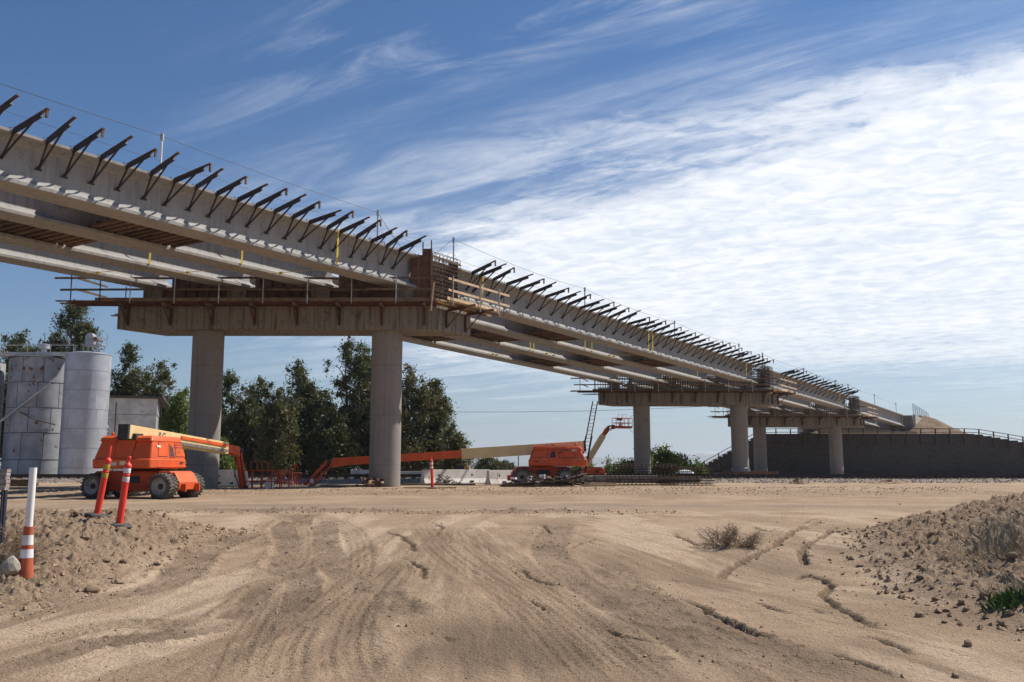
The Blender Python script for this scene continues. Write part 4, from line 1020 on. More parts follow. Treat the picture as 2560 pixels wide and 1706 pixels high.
# ---- footing forms at the far bents
def footings():
    b = BENTS[2]; x0, x1 = b['xr'] - 2.1, b['xr'] + 3.0; t = thing('footing_form', 'long rusty steel footing form round the base of a second bent column', 'steel form', ((x0 + x1) / 2, b['Y'], 0)); o = t.location
    y0 = b['Y'] - 1.7; zt = .74
    for k in range(5):
        w = (x1 - x0) / 5; MB(o).bb(x0 + k * w + .01, x0 + (k + 1) * w - .01, y0, y0 + .04, -.1, zt).build('panel', M['formsteel'], t)
        MB(o).bb(x0 + k * w - .04, x0 + k * w + .04, y0 - .10, y0 - .002, -.1, zt + .02).build('rib', M['formsteel'], t)
    MB(o).bb(x0, x1, y0 + .045, y0 + 3.4, -.1, zt - .06).build('core', M['cap'], t)
    MB(o).bb(x0 - .02, x1 + .02, y0 - .08, y0 + .03, zt + .002, zt + .07).build('top_rail', M['formsteel'], t)
    for k in range(6): MB(o).lathe([(.80 + .02 * (k % 2), zt + .05 + k * .055), (.86, zt + .075 + k * .055), (.80, zt + .1 + k * .055)], 28, (b['xr'], b['Y'], 0)).build('coiled_strand', M['galv'], t, smooth=True)
    b = BENTS[3]; o = thing('footing_form', 'low rusty footing form at the base of the third bent column', 'steel form', (b['xr'], b['Y'], 0)); p = o.location
    for k in range(3): MB(p).bb(b['xr'] - 2.3 + k * 1.75, b['xr'] - .58 + k * 1.75, b['Y'] - 1.5, b['Y'] - 1.44, -.1, .34).build('panel', M['formsteel'], o)
    MB(p).bb(b['xr'] - 2.25, b['xr'] + 2.9, b['Y'] - 1.43, b['Y'] + 1.5, -.1, .28).build('core', M['cap'], o)
footings()

# ---- retaining wall, guard rail, abutment
def retaining():
    Y = 134.0; zt = 6.05
    def X(px, py=1140): return at(px, py, Y).x
    xa, xb, xc, xd = X(1716, 1186), X(1905, 1090), X(2436, 1086), X(2436, 1086) + 30
    t = thing('retaining_wall', 'dark grey block retaining wall with stepped ends below the abutment', 'retaining wall', ((xb + xc) / 2, Y, 0)); o = t.location
    MB(o).bb(xb, xc, Y, Y + 1.2, -.6, zt).build('wall_body', M['mse'], t)
    n1 = 16
    mb = MB(o)
    for k in range(n1):
        x = xa + k * (xb - xa) / n1; mb.bb(x, x + (xb - xa) / n1 - (.002 if k < n1 - 1 else 0), Y + .003, Y + 1.2, -.6, -.05 + (k + .5) * zt / n1)
    mb.build('left_steps', M['mse'], t)
    mb = MB(o); n2 = 24
    for k in range(n2):
        x = xc + k * (xd - xc) / n2; mb.bb(x + .002, x + (xd - xc) / n2, Y + .003, Y + 1.2, -.6, zt - (k + .5) * zt / n2 * .85)
    mb.build('right_steps', M['mse'], t)
    MB(o).bb(X(2050, 1078), X(2290, 1078), Y - .25, Y + .9, zt + .005, zt + .35).build('coping_curb', M['abut'], t)
    g = thing('guard_rail', 'brown timber guard rail bolted along the top of the retaining wall', 'guard rail', ((xb + xc) / 2, Y - .15, zt)); q = g.location
    def top(x):
        if x < xb: return max(0, -.05 + zt * (x - xa) / (xb - xa))
        if x > xc: return zt - .85 * zt * (x - xc) / (xd - xc)
        return zt
    x = xa + .5; P_ = []
    while x < xd - 2: P_.append(x); x += 2.1
    for x in P_: MB(q).bb(x - .06, x + .06, Y - .26, Y - .06, top(x) - 1.55, top(x) + .78).build('post', M['guard'], g)
    for a_, b_ in zip(P_[:-1], P_[1:]):
        for h in (.72, .22): MB(q).bar((a_, Y - .30, top(a_) + h), (b_ + .05, Y - .30, top(b_) + h), .06, .09).build('rail', M['guard'], g)
    # fill behind the wall
    xs = np.linspace(xa - 2, xd, 150); ys = np.concatenate([np.linspace(Y + 1.1, Y + 24, 40), np.linspace(Y + 27, Y + 60, 8)]); V = []; F = []
    for j, yy in enumerate(ys):
        for i, xx in enumerate(xs):
            h = top(xx) - .12; k = min(1.0, (yy - Y) / 30)
            h = h * float(sst((xx - (xb - 3) - (yy - Y) * .55) / 10)) - .3
            h += 3.6 * math.exp(-(((xx - X(2372)) / 6.5) ** 2) - ((yy - Y - 11) / 7) ** 2) * (1 if xx > xb else 0) + 2.0 * math.exp(-(((xx - X(1985)) / 6) ** 2) - ((yy - Y - 6) / 5) ** 2)
            h += 1.1 * float(fbm(np.array(xx * .45), np.array(yy * .45), 3, 4, .6)) * min(1, j / 3)
            V.append((xx - o.x, yy - o.y, h)); 
    nx = len(xs)
    F = [(j * nx + i, j * nx + i + 1, (j + 1) * nx + i + 1, (j + 1) * nx + i) for j in range(len(ys) - 1) for i in range(nx - 1)]
    me = bpy.data.meshes.new('embankment'); me.from_pydata(V, [], F); me.materials.append(M['spoil']); me.polygons.foreach_set('use_smooth', [True] * len(F))
    e = bpy.data.objects.new('embankment', me); COL.objects.link(e); e.location = (o.x, o.y, 0); tag(e, 'sandy embankment fill heaped behind the retaining wall', 'embankment', kind='structure')
    # abutment
    a, d, h, n = span(3); A = on_edge(3, 140.2); ab = thing('abutment', 'pale concrete abutment block where the last span ends', 'abutment', (A.x, A.y, zt)); w = ab.location
    xr = X(2300, 1060) + 2.2
    MB(w).bb(A.x - 16, A.x + 1.4, A.y + .2, A.y + 2.2, zt - .2, A.z - GD - .01).build('seat', M['abut'], ab)
    MB(w).bb(A.x - 16, A.x + .5, A.y + .9, A.y + 1.5, A.z - GD, A.z + .1).build('back_wall', M['abut'], ab)
    MB(w).add([(A.x + .6, A.y - .8, zt - .2), (A.x + 1.0, A.y - .8, zt - .2), (A.x + 7.2, A.y + 8, zt - .2), (A.x + 6.8, A.y + 8, zt - .2), (A.x + .6, A.y - .8, A.z + .15), (A.x + 1.0, A.y - .8, A.z + .15), (A.x + 7.2, A.y + 8, A.z - .75), (A.x + 6.8, A.y + 8, A.z - .75)], MB.BF).build('wing_wall', M['abut'], ab)
    MB(w).bb(A.x - 2.2, A.x + .55, A.y - .8, A.y + .85, zt - .2, A.z + .05).build('end_block', M['cap'], ab)
    rm = thing('rebar_mat', 'blue coated rebar mat sticking up above the abutment wing wall', 'rebar', (A.x + 1, A.y, A.z)); w = rm.location
    P0, P1 = Vector((A.x + .8, A.y - .6, A.z + .1)), Vector((A.x + 6.9, A.y + 7.9, A.z - .8))
    for k in range(8): p = P0.lerp(P1, k / 7); MB(w).tube([p, p + Vector((0, 0, 1.75))], .04, 4).build('upright_bar', M['rebar_blue'], rm)
    for k in range(5): MB(w).tube([P0 + Vector((0, 0, .25 + k * .36)), P1 + Vector((0, 0, .25 + k * .36))], .04, 4).build('cross_bar', M['rebar_blue'], rm)
retaining()
# ------------------------------------------------------------------ boom lifts
def wheel(parent, pos, r, w, M0, rim, out):
    """wheel whose axle is local y; out=+1/-1 side that faces outwards"""
    Mx = M0 @ Matrix.Translation(pos) @ Matrix.Diagonal((1, out, 1, 1))
    k = r / .47
    flip = out < 0
    def mk(prof, n=36, cap=True):
        mb = MB(M=Mx); mb.lathe(prof, n, ax='y', cap=cap)
        if flip: mb.f = [f[::-1] for f in mb.f]
        return mb
    wh = mk([(.0, .02), (.10 * k, .03), (.11 * k, .06), (.16 * k, .06), (.24 * k, .04), (.275 * k, .07), (.285 * k, .155), (.30 * k, .17), (.31 * k, .10), (.31 * k, -w), (.0, -w)][::-1]).build('wheel', rim, parent, smooth=True, auto=35)
    mk([(.305 * k, -w + .02), (.36 * k, -w - .01), (.43 * k, -w + .02), (.455 * k, -w + .08), (.455 * k, .08), (.43 * k, .15), (.36 * k, .18), (.305 * k, .165)], 36, False).build('tyre', M['tyre'], wh, smooth=True, auto=50)
    mb = MB(M=Mx)
    for i in range(22):
        for sd in (0, 1):
            a = 2 * math.pi * (i + .5 * sd) / 22; ra = r; ca, sa = math.cos(a), math.sin(a); a2 = a + .16; cb, sb = math.cos(a2), math.sin(a2)
            y0, y1 = (.155, .15 - w * .48 - .07) if sd == 0 else (-w + .0, -w * .5 + .10)
            mb.bar((ra * .965 * ca, y0, ra * .965 * sa), (ra * .975 * cb, y1, ra * .975 * sb), .055 * k, .055 * k, (ca, 0, sa))
    mb.build('tread_lugs', M['tyre'], wh)
    mk([(.0, .13), (.05 * k, .13), (.075 * k, .10), (.10 * k, .05)][::-1], 14).build('hub', M['black'], wh)
    mb = MB(M=Mx)
    for i in range(9): a = 2 * math.pi * i / 9; mb.box((.085 * k * math.cos(a), .07, .085 * k * math.sin(a)), (.025, .04, .025))
    mb.build('wheel_bolts', M['black'], wh)
    return wh
def basket(parent, M0, L=1.9, D=.9, H=1.05, mname='orange_d', lean=1):
    """platform: local x along its length, y depth, z up from floor; returns the part"""
    m = M[mname]
    bk = MB(M=M0).bb(-L / 2, L / 2, -D / 2, D / 2, 0, .05).build('basket', m, parent)
    for y in (-D / 2, D / 2): MB(M=M0).bb(-L / 2, L / 2, y - .02, y + .02, .05, .22).build('toe_board', m, bk)
    for x in (-L / 2, L / 2): MB(M=M0).bb(x - .02, x + .02, -D / 2 + .021, D / 2 - .021, .05, .22).build('toe_board', m, bk)
    for z in (.55, H):
        MB(M=M0).tube([(-L / 2, -D / 2, z), (L / 2, -D / 2, z), (L / 2, D / 2, z), (-L / 2, D / 2, z), (-L / 2, -D / 2, z + .001)], .03, 6).build('rail', m, bk)
    for y in (-D / 2, D / 2):
        for k in range(5): x = -L / 2 + L * k / 4; MB(M=M0).tube([(x, y, .2), (x, y, H)], .028, 6).build('upright', m, bk)
    for s in (-.28, .28):
        MB(M=M0).tube([(s, D / 2, H), (s, D / 2, H + .3), (s + .1, D / 2 - .05, H + .42), (s + .32, D / 2 - .1, H + .42), (s + .42, D / 2 - .15, H + .3), (s + .35, D / 2 - .2, H - .1)], .018, 6).build('guard_hoop', m, bk)
    MB(M=M0).loft([(H - .22, -.42, .12, D / 2 - .32, D / 2 - .04, .03), (H + .0, -.42, .12, D / 2 - .36, D / 2 - .04, .03)]).build('control_console', M['black'], bk)
    MB(M=M0).bb(-.35, -.02, -.1, .18, .05, .62).build('tool_case', M['white'], bk)
    return bk
def boom_lift(label, loc, yaw_c, yaw_t, body, elev, secs, jib, bask, wheels, texts, wr=.47, zpiv=2.25, group='orange boom lifts', carrier=True):
    """body=(front, rear, halfwidth, zbot, ztop); secs=[(start, end, h, w, material)] along the boom; jib=(len, angle)"""
    t = thing('boom_lift', label, 'boom lift', loc, yaw_c, group)
    I = Matrix.Identity(4); T = Matrix.Rotation(yaw_t - yaw_c, 4, 'Z')
    wb, tr = wheels[0] / 2, wheels[1] / 2
    # chassis
    ch = MB(M=I).loft([(.30, -wb - .15, wb + .15, -tr + .42, tr - .42, .06), (.34, -wb - .2, wb + .2, -tr + .40, tr - .40, .06), (.98, -wb - .2, wb + .2, -tr + .40, tr - .40, .06), (1.03, -wb - .15, wb + .15, -tr + .44, tr - .44, .06)]).build('chassis', M['orange_d'], t, smooth=True, auto=30)
    for s in (-1, 1):
        mb = MB(M=I); mb.prism([(wb * .72, .95), (wb + .28, .98), (wb + .50, .62), (wb + .50, .34), (wb * .80, .30)], (0, -.62, 0), (0, .62, 0), ((s, 0, 0), (0, 0, 1)))
        if s > 0: mb.f = [f[::-1] for f in mb.f]
        mb.build('axle_housing', M['orange'], ch, bev=.02)
        for y in (-.45, .45):
            MB(M=I).bar((s * (wb + .5), y, .42), (s * (wb + .68), y, .42), .06, .28).build('tow_lug', M['orange'], ch)
        MB(M=I).bar((s * wb, -tr + .1, wr), (s * wb, tr - .1, wr), .16, .16).build('axle', M['black'], ch)
    MB(M=I).bb(-.35, .35, -tr + .385, -tr + .398, .58, .84).build('tie_hole', M['black'], ch)
    rims = [M['rim'], M['rim'], M['rim_b'], M['rim']]
    for k, (sx, sy) in enumerate(((1, -1), (-1, -1), (1, 1), (-1, 1))):
        wheel(t, (sx * wb, sy * (tr - .16), wr), wr, .40, I, rims[k], sy)
    MB(M=T).lathe([(.62, 1.03), (.62, 1.10), (.55, 1.12), (.55, body[3] - .01)], 28).build('turntable', M['black'], t, smooth=True, auto=40)
    f, r, hw, zb, zt = body; zm = zb + .36
    # lower body: full width deck with the rounded counterweight at the tail
    lb = MB(M=T).loft([(zb, -r + .08, f - .02, -hw + .05, hw - .05, .10), (zb + .04, -r, f, -hw, hw, .14), (zm - .03, -r - .02, f, -hw, hw, .14), (zm, -r + .03, f - .03, -hw + .03, hw - .03, .12)]).build('counterweight', M['orange'], t, smooth=True, auto=35)
    for s in (-1, 1):      # a hood on each side of the boom
        a, b = (.37, hw - .03); y0, y1 = (a, b) if s > 0 else (-b, -a)
        i0 = .10 if s > 0 else 0; i1 = .10 if s < 0 else 0
        hd = MB(M=T).loft([(zm + .001, -r + .10, f - .05, y0 + i1 * .0, y1, .09), (zm + .06, -r + .10, f - .06, y0, y1, .09), (zt - .22, -r + .32, f - .20, y0 + i1 * 1.0, y1 - i0 * 1.0, .09), (zt - .19, -r + .24, f - .22, y0 + i1 * .8, y1 - i0 * .8, .09), (zt - .08, -r + .28, f - .26, y0 + i1 * 1.1, y1 - i0 * 1.1, .09), (zt, -r + .42, f - .36, y0 + i1 * 1.7, y1 - i0 * 1.7, .08)]).build('hood', M['orange'], t, smooth=True, auto=32)
        ys = s * (hw - .03); tl = .10 / (zt - .22 - zm - .06)      # side plane leans in
        def S(x, z, out=.0, s=s, ys=ys, tl=tl): return (x, ys - s * max(0, z - zm - .06) * tl + s * out, z)
        def panel(pts, th, nm, m, par=hd, S=S, s=s):
            n = len(pts); mb = MB(M=T); mb.add([S(x, z, -.03) for x, z in pts] + [S(x, z, th) for x, z in pts], [tuple(range(n)), tuple(range(2 * n - 1, n - 1, -1))] + [(i, n + i, n + (i + 1) % n, (i + 1) % n) for i in range(n)])
            if s > 0: mb.f = [q[::-1] for q in mb.f]
            return mb.build(nm, m, par, bev=.008)
        def gap(pts, nm='door_gap', k=.028):
            cx_ = sum(p_[0] for p_ in pts) / len(pts); cz_ = sum(p_[1] for p_ in pts) / len(pts)
            panel([(x_ + k * (1 if x_ > cx_ else -1), z_ + k * (1 if z_ > cz_ else -1)) for x_, z_ in pts], .004, nm, M['black'])
            return pts
        H = zt - zm
        xr = -r + .3; xm = -r + .52 * (f + r)
        panel(gap([(xr + .30, zm + .10), (xm - .16, zm + .10), (xm - .12, zt - .42), (xm - .25, zt - .30), (xr + .44, zt - .24)]), .018, 'access_door', M['orange'])
        panel(gap([(xm + .48, zm + .10), (f - .10, zm + .10), (f - .24, zt - .34), (f - .34, zt - .25), (xm + .50, zt - .22)]), .016, 'front_door', M['orange'])
        panel([(xm + .02, zm + .06), (xm + .40, zm + .06), (xm + .33, zm + .06 + H * .46), (xm + .22, zm + .06 + H * .55), (xm + .06, zm + .06 + H * .62)], .022, 'vent_frame', M['orange_d'])
        panel([(xm + .06, zm + .09), (xm + .34, zm + .09), (xm + .28, zm + .06 + H * .40), (xm + .20, zm + .06 + H * .48), (xm + .09, zm + .06 + H * .55)], .028, 'vent_window', M['black'])
        panel([(-r + .5, zb + .05), (f - .06, zb + .05), (f - .06, zb + .10), (-r + .5, zb + .10)], .045, 'side_sill', M['orange'])
        MB(M=T).box(S(f - .42, zm - .13, .05), (.20, .03, .05)).build('latch_handle', M['black'], hd)
        # stickers and print
        panel([(xr + .25, zm + .42), (xr + .52, zm + .42), (xr + .52, zm + .50), (xr + .25, zm + .50)], .026, 'sticker', M['decal'])
        X = T.to_3x3() @ Vector((-s * -1.0, 0, 0)) if s < 0 else T.to_3x3() @ Vector((-1, 0, 0))
        for tx, xx, zz, sz, mm, bold in texts:
            p = T @ Vector(S(xx, zz, .031 if zz > zm else .012))
            lettering(tx, M[mm], hd, p, X, (0, 0, 1), sz, bold)
        for xx, zz, w_, h_, mm in ((xm + .28, zm - .19, .14, .14, 'decal'), (xm + .55, zm - .13, .12, .18, 'decal')):
            panel([(xx - w_ / 2, zz - h_ / 2), (xx + w_ / 2, zz - h_ / 2), (xx + w_ / 2, zz + h_ / 2), (xx - w_ / 2, zz + h_ / 2)], .010, 'sticker', M[mm])
    for y, z in ((.25, zb + .17), (-.1, zb + .2)):
        MB(M=T).bb(-r - .028, -r - .018, y - .12, y + .12, z - .07, z + .07).build('sticker', M['decal'], lb)
    # boom
    e = R(elev); u = Vector((math.cos(e), 0, math.sin(e))); xp = -r + .35
    piv = Vector((xp, 0, zpiv)); B = lambda s: piv + u * s
    MB(M=T).bb(xp + .02, xp + .5, -.34, .34, zm + .0, zpiv - .05).build('boom_mount', M['black'], t)
    MB(M=T).loft([(zm + .001, -r + .12, -r + .50, -.365, .365, .04), (zm + (zt - zm) * .80, -r + .30, -r + .50, -.365, .365, .04)]).build('tail_cover', M['orange'], t)
    bo = None
    for (s0, s1, h, w, mm) in secs:
        q = MB(M=T).bar(B(s0), B(s1), w, h).build('boom' if bo is None else 'fly_section', M[mm], t if bo is None else bo, bev=.015)
        bo = bo or q
    MB(M=T).bar(B(secs[0][0] - .10), B(secs[0][0] + .02), secs[0][3] * 1.04, secs[0][2] * 1.04).build('boom_tail', M['black'], bo)
    h0 = secs[0][2]; w0 = secs[0][3]
    nrm = Vector((-u.z, 0, u.x))
    for s in ((-1,) if carrier else ()):     # hose carrier track along the right side
        y = s * (w0 / 2 + .075); a0, a1 = secs[0][1] * .36, secs[0][1] * .97
        o_ = Vector((0, y, 0)) - nrm * (h0 * .28)
        MB(M=T).bar(B(a0) + o_, B(a1) + o_, .09, .11, nrm).build('hose_carrier', M['chain'], bo)
        mb = MB(M=T); k = a0
        while k < a1: mb.bar(B(k) + o_ + Vector((0, s * .04, 0)), B(k + .05) + o_ + Vector((0, s * .04, 0)), .03, .13, nrm); k += .10
        mb.build('carrier_links', M['chain'], bo)
        MB(M=T).tube([B(a0 + .45) + Vector((0, y, 0)) + nrm * .02, B(a0) + Vector((0, y, 0)) + nrm * 0, B(a0 - .12) + Vector((0, y, 0)) - nrm * .08, B(a0) + Vector((0, y, 0)) - nrm * (h0 * .28)], .05, 8).build('carrier_bend', M['chain'], bo)
        MB(M=T).bar(B(a0 + .6) + Vector((0, y, 0)) + nrm * .10, B(a1) + Vector((0, y, 0)) + nrm * .10, .05, .12, nrm).build('carrier_tray', M['orange'], bo)
        MB(M=T).bar(B(a0 + .2) + Vector((0, y, 0)) - nrm * .06, B(a1) + Vector((0, y, 0)) - nrm * .06, .04, .06, nrm).build('carrier_rail', M['cream'], bo)
    for s in (-1, 1):
        lettering('JLG', M['navy'], bo, T @ (B(secs[0][1] * .26) + Vector((0, s * (w0 / 2 + .006), 0)) + nrm * .04), T.to_3x3() @ (u * (1 if s < 0 else -1)), T.to_3x3() @ nrm, .34, .02, .25)
    tip = B(secs[-1][1])
    hd = MB(M=T).bar(tip - u * .55 - nrm * .05, tip + u * .05 - nrm * .10, .34, .36).bar(tip - u * .02, tip + u * .18, .22, .20).build('boom_head', M['orange'], t, bev=.02)
    MB(M=T).lathe([(.11, -.22), (.11, .22)], 16, tip + u * .18, 'y').build('head_pin', M['black'], hd)
    jl, ja = jib; ju = Vector((math.cos(R(ja)), 0, math.sin(R(ja)))); jn = Vector((-ju.z, 0, ju.x)); J0 = tip + u * .16
    jb = MB(M=T).bar(J0 + jn * .13, J0 + jn * .13 + ju * jl, .16, .17, (0, 1, 0)).build('jib', M['orange_d'], t, bev=.01)
    MB(M=T).bar(J0 - jn * .16, J0 - jn * .16 + ju * jl, .13, .13, (0, 1, 0)).build('jib_link', M['orange_d'], jb)
    MB(M=T).tube([J0 + Vector((0, .12, -.1)), J0 + ju * (jl * .5) - jn * .35 + Vector((0, .15, 0)), J0 + ju * jl + Vector((0, .12, -.1))], .03, 6).build('hydraulic_hose', M['black'], jb)
    je = J0 + ju * jl
    MB(M=T).box(je, (.34, .30, .42)).build('basket_rotator', M['black'], jb)
    bx, by, bz, byaw = bask      # basket centre relative to the jib end, in the turret frame
    basket(t, T @ Matrix.Translation((je.x + bx, je.y + by, je.z + bz)) @ Matrix.Rotation(byaw, 4, 'Z'))
    MB(M=T).bar(je, (je.x + bx, je.y + by, je.z + bz + .06), .16, .14).build('basket_arm', M['black'], jb)
    bc = MB(M=T).lathe([(.045, zt - .06), (.045, zt + .14), (.0, zt + .16)], 12, (-r + .55, hw - .45, 0)).build('beacon', M['orange'], t, smooth=True)
    return t
TX = [('TUTOR PERINI', .48, 2.02, .085, 'inkfade', .004), ('ZACHRY  PARSONS', .46, 1.92, .085, 'ink', .006), ('T P Z P', .46, 1.83, .05, 'inkfade', 0), ('TP12012', .46, 1.75, .075, 'inkfade', .004),
      ('660SJ', -.28, 1.33, .17, 'navy', .012), ('L0007', .76, 1.36, .10, 'white', .012), ('PARSONS', .20, 1.43, .07, 'ink', .006)]
l1 = boom_lift('orange boom lift at left with its tail to the camera, cream boom stowed', (-13.35, 33.75, hz(-13.35, 33.0) - .03), R(-13), R(80.5), (1.02, 1.62, 1.17, 1.12, 2.33), -3.2,
          [(-.2, 7.7, .52, .40, 'cream'), (1.0, 8.9, .36, .29, 'orange')], (2.0, -68), (.35, -.95, -.12, R(90)), (2.84, 2.3), TX, zpiv=2.46)
l1.scale = (.95, .95, .95)
TX2 = [('TUTOR PERINI', -.95, 2.02, .095, 'ink', .004), ('ZACHRY  PARSONS', -.95, 1.91, .095, 'ink', .006), ('T P Z P', -.95, 1.81, .05, 'ink', 0), ('TP12046', -.95, 1.72, .085, 'ink', .004),
       ('860SJ', -1.9, 1.36, .17, 'decal', .012), ('L0060', -.10, 1.38, .11, 'decal', .012)]
l2 = boom_lift('orange boom lift side-on behind the debris pile, long boom reaching left behind the column', (1.6, 49.6, .14), R(4), R(179), (.72, 2.35, 1.1, 1.04, 2.10), -3.6,
          [(-.25, 6.3, .56, .44, 'cream'), (2, 13.25, .40, .32, 'orange')], (2.05, -47), (.55, 1.0, -.10, R(90)), (2.3, 2.2), TX2, zpiv=2.08)
l3 = boom_lift('small distant boom lift with raised cream boom and empty basket in the sky', (8.5, 96.5, hz(8.5, 96.5)), R(20), R(14), (1.0, 1.5, 1.1, 1.12, 2.15), 57,
          [(-.2, 4.1, .56, .46, 'cream'), (1, 4.9, .40, .34, 'orange')], (.6, 8), (.9, -.3, -.15, R(8)), (2.4, 2.2), [('JLG LIFT', -.2, 1.6, .2, 'ink', .01)], zpiv=2.0, carrier=False)
# ------------------------------------------------------------------ silos and shed
def plate_mesh(name, R0, a0, a1, z0, z1, m, th=.03, seg=8):
    V = []; F = []; n = seg + 1
    for r in (R0, R0 + th):
        for z in (z0, z1):
            for k in range(n):
                a = a0 + (a1 - a0) * k / seg; V.append((r * math.cos(a), r * math.sin(a), z))
    i = lambda r, z, k: (r * 2 + z) * n + k
    for k in range(seg):
        F += [(i(1, 0, k), i(1, 0, k + 1), i(1, 1, k + 1), i(1, 1, k)), (i(0, 1, k), i(1, 1, k), i(1, 1, k + 1), i(0, 1, k + 1)), (i(0, 0, k + 1), i(1, 0, k + 1), i(1, 0, k), i(0, 0, k))]
    F += [(i(0, 0, 0), i(1, 0, 0), i(1, 1, 0), i(0, 1, 0)), (i(0, 1, seg), i(1, 1, seg), i(1, 0, seg), i(0, 0, seg))]
    me = bpy.data.meshes.new(name); me.from_pydata(V, [], F); me.materials.append(m)
    me.polygons.foreach_set('use_smooth', [True] * len(F)); me.set_sharp_from_angle(angle=R(40)); return me
def silo(label, x, y, rad, zs, npl, mats, seed, gap=.05, roof=.5, base=-.2):
    t = thing('grain_silo', label, 'silo', (x, y, 0), 0, 'white grain silos'); rs = random.Random(seed)
    MB().lathe([(rad - .015, base), (rad - .015, zs[-1])], 64).build('shell', M['seam'], t, smooth=True, auto=40)
    for c in range(len(zs) - 1):
        off = rs.uniform(0, 6.28)
        ms = [plate_mesh('wall_panel', rad - .01, gap / rad / 2, 2 * math.pi / npl - gap / rad / 2, zs[c] + .012, zs[c + 1] - .012, m_, .025, 8) for m_ in mats[c]]
        for k in range(npl): link_obj('wall_panel', ms[k % len(ms)], t, (0, 0, 0), (0, 0, off + 2 * math.pi * k / npl))
        if c and gap > .01: MB().lathe([(rad - .01, zs[c] - .03), (rad + .035, zs[c] - .02), (rad + .035, zs[c] + .02), (rad - .01, zs[c] + .03)], 64).build('seam_band', M['seam'], t, smooth=True, auto=40)
    MB().lathe([(rad + .05, zs[-1] - .02), (rad + .05, zs[-1] + .03), (rad * .5, zs[-1] + roof * .7), (0.0, zs[-1] + roof)], 64).build('roof', M['silo_smooth'] if gap < .01 else M['seam'], t, smooth=True, auto=30)
    return t
def silos():
    zs = [-.2, 1.75, 3.85, 5.85, 7.85, 9.85]
    A, B = M['silo'], M['silo_rust']
    s2 = silo('wide white silo with rust patches and a diagonal pipe, middle of the three', -38.35, 75.0, 2.55, zs, 10, [[A], [A], [A], [A], [A, B]], 3)
    silo('wide white silo cut by the left picture edge', -44.2, 74.6, 2.55, [z - .2 * (i > 0) for i, z in enumerate(zs)], 10, [[A], [A], [A], [A], [A, B]], 5)
    C = M['silo_smooth']
    s3 = silo('narrow smooth white silo with a drive motor on top', -33.5, 72.3, 1.66, [-.2, 1.1, 2.6, 4.1, 5.6, 7.1, 8.6, 9.95], 5, [[C]] * 7, 8, .006, .35)
    # things fixed to the silos
    MB().lathe([(1.69, -.25), (1.69, .42), (1.60, .46)], 64).build('base_ring', M['abut'], s3, smooth=True, auto=40)
    cs = Vector((-38.35, 75.0, 0))
    def on(x_, z_, r=2.66):
        dx = x_ + 38.35; return (dx, -math.sqrt(max(r * r - dx * dx, 0)), z_)
    MB().tube([(-2.45, -2.75, 4.1), (2.0, -2.75, 7.75)], .09, 10).build('spout_pipe', M['galv'], s2, smooth=True, auto=50)
    MB().tube([(-.3, -2.72, 5.45), (.9, -2.68, 4.9), (2.1, -1.75, 4.5)], .05, 8).build('brace_pipe', M['seam'], s2)
    MB().lathe([(.22, 9.9), (.22, 10.65), (.42, 10.70), (.42, 11.05), (.36, 11.1), (0, 11.1)], 20, (.25, -.7, 0)).build('roof_vent', M['silo_smooth'], s2, smooth=True, auto=35)
    w = thing('catwalk', 'long grey catwalk beam crossing the silo tops', 'catwalk', (-42, 73.6, 10.0))
    MB().bb(-8, 6.8, -.35, .35, 0, .32).build('beam', M['shed'], w)
    for yy in (-.34, .34):
        MB().tube([(-8, yy, .95), (6.8, yy, .95)], .02, 6).build('hand_rail', M['galv'], w)
    for k in range(9): MB().tube([(-8 + k * 1.85, -.34, .3), (-8 + k * 1.85, -.34, .96)], .02, 6).build('rail_post', M['galv'], w)
    # elevator head on the narrow silo
    h = thing('elevator_head', 'white rounded elevator head with motor on the narrow silo', 'machinery', (-33.3, 72.0, 10.25))
    MB().prism([(-.38, .55), (-.38, 1.3)] + [(.38 * math.cos(a), 1.3 + .36 * math.sin(a)) for a in np.linspace(math.pi, 0, 10)] + [(.38, .55)], (0, -.3, 0), (0, .35, 0), ((1, 0, 0), (0, 0, 1))).build('housing', M['galv'], h, bev=.02); h.scale = (.85, .85, .85)
    MB().lathe([(.20, -.5), (.20, .1)], 16, (.62, 0, 1.05), 'y').build('motor', M['formsteel'], h)
    MB().lathe([(.16, -.56), (.16, -.31)], 16, (.35, 0, .98), 'y').build('pulley', M['rim'], h)
    for x in (-.4, .4, 1.1):
        for y in (-.4, .5): MB().tube([(x, y, -.05), (x, y, .55)], .035, 6).build('leg', M['galv'], h)
    MB().bb(-.6, 1.3, -.55, .65, .47, .53).build('deck', M['galv'], h)
    for q in ([(1.28, -.53, .5), (1.28, -.53, 1.75), (.6, -.53, 1.75)], [(1.28, .6, .5), (1.28, .6, 1.75), (1.28, -.53, 1.75)], [(1.28, -.53, 1.15), (1.28, .6, 1.15)]): MB().tube(q, .022, 6).build('rail', M['galv'], h)
    # shed
    s = thing('grain_shed', 'small weathered white shed with flat roof right of the silos', 'shed', (-32.5, 80.0, 0), R(18))
    for k in range(4):
        z0, z1 = [0, 1.9, 3.7, 5.6, 7.0][k:k + 2]; e = .0 if k < 3 else .05
        MB().bb(-2.1 - e, 1.6 + e, -1.7 - e, -1.6 - e, z0 + .015, z1 - .015).build('front_panel', M['shed'], s)
        MB().bb(1.6 + e - .1, 1.6 + e, -1.597 - e, 2.2, z0 + .015, z1 - .015).build('side_panel', M['silo_smooth'], s)
        MB().bb(-2.1 - e, 1.5, 2.2, 2.3, z0 + .015, z1 - .015).build('back_panel', M['shed'], s)
    MB().bb(-2.05, 1.5, -1.59, 2.19, 0, 6.98).build('core', M['seam'], s)
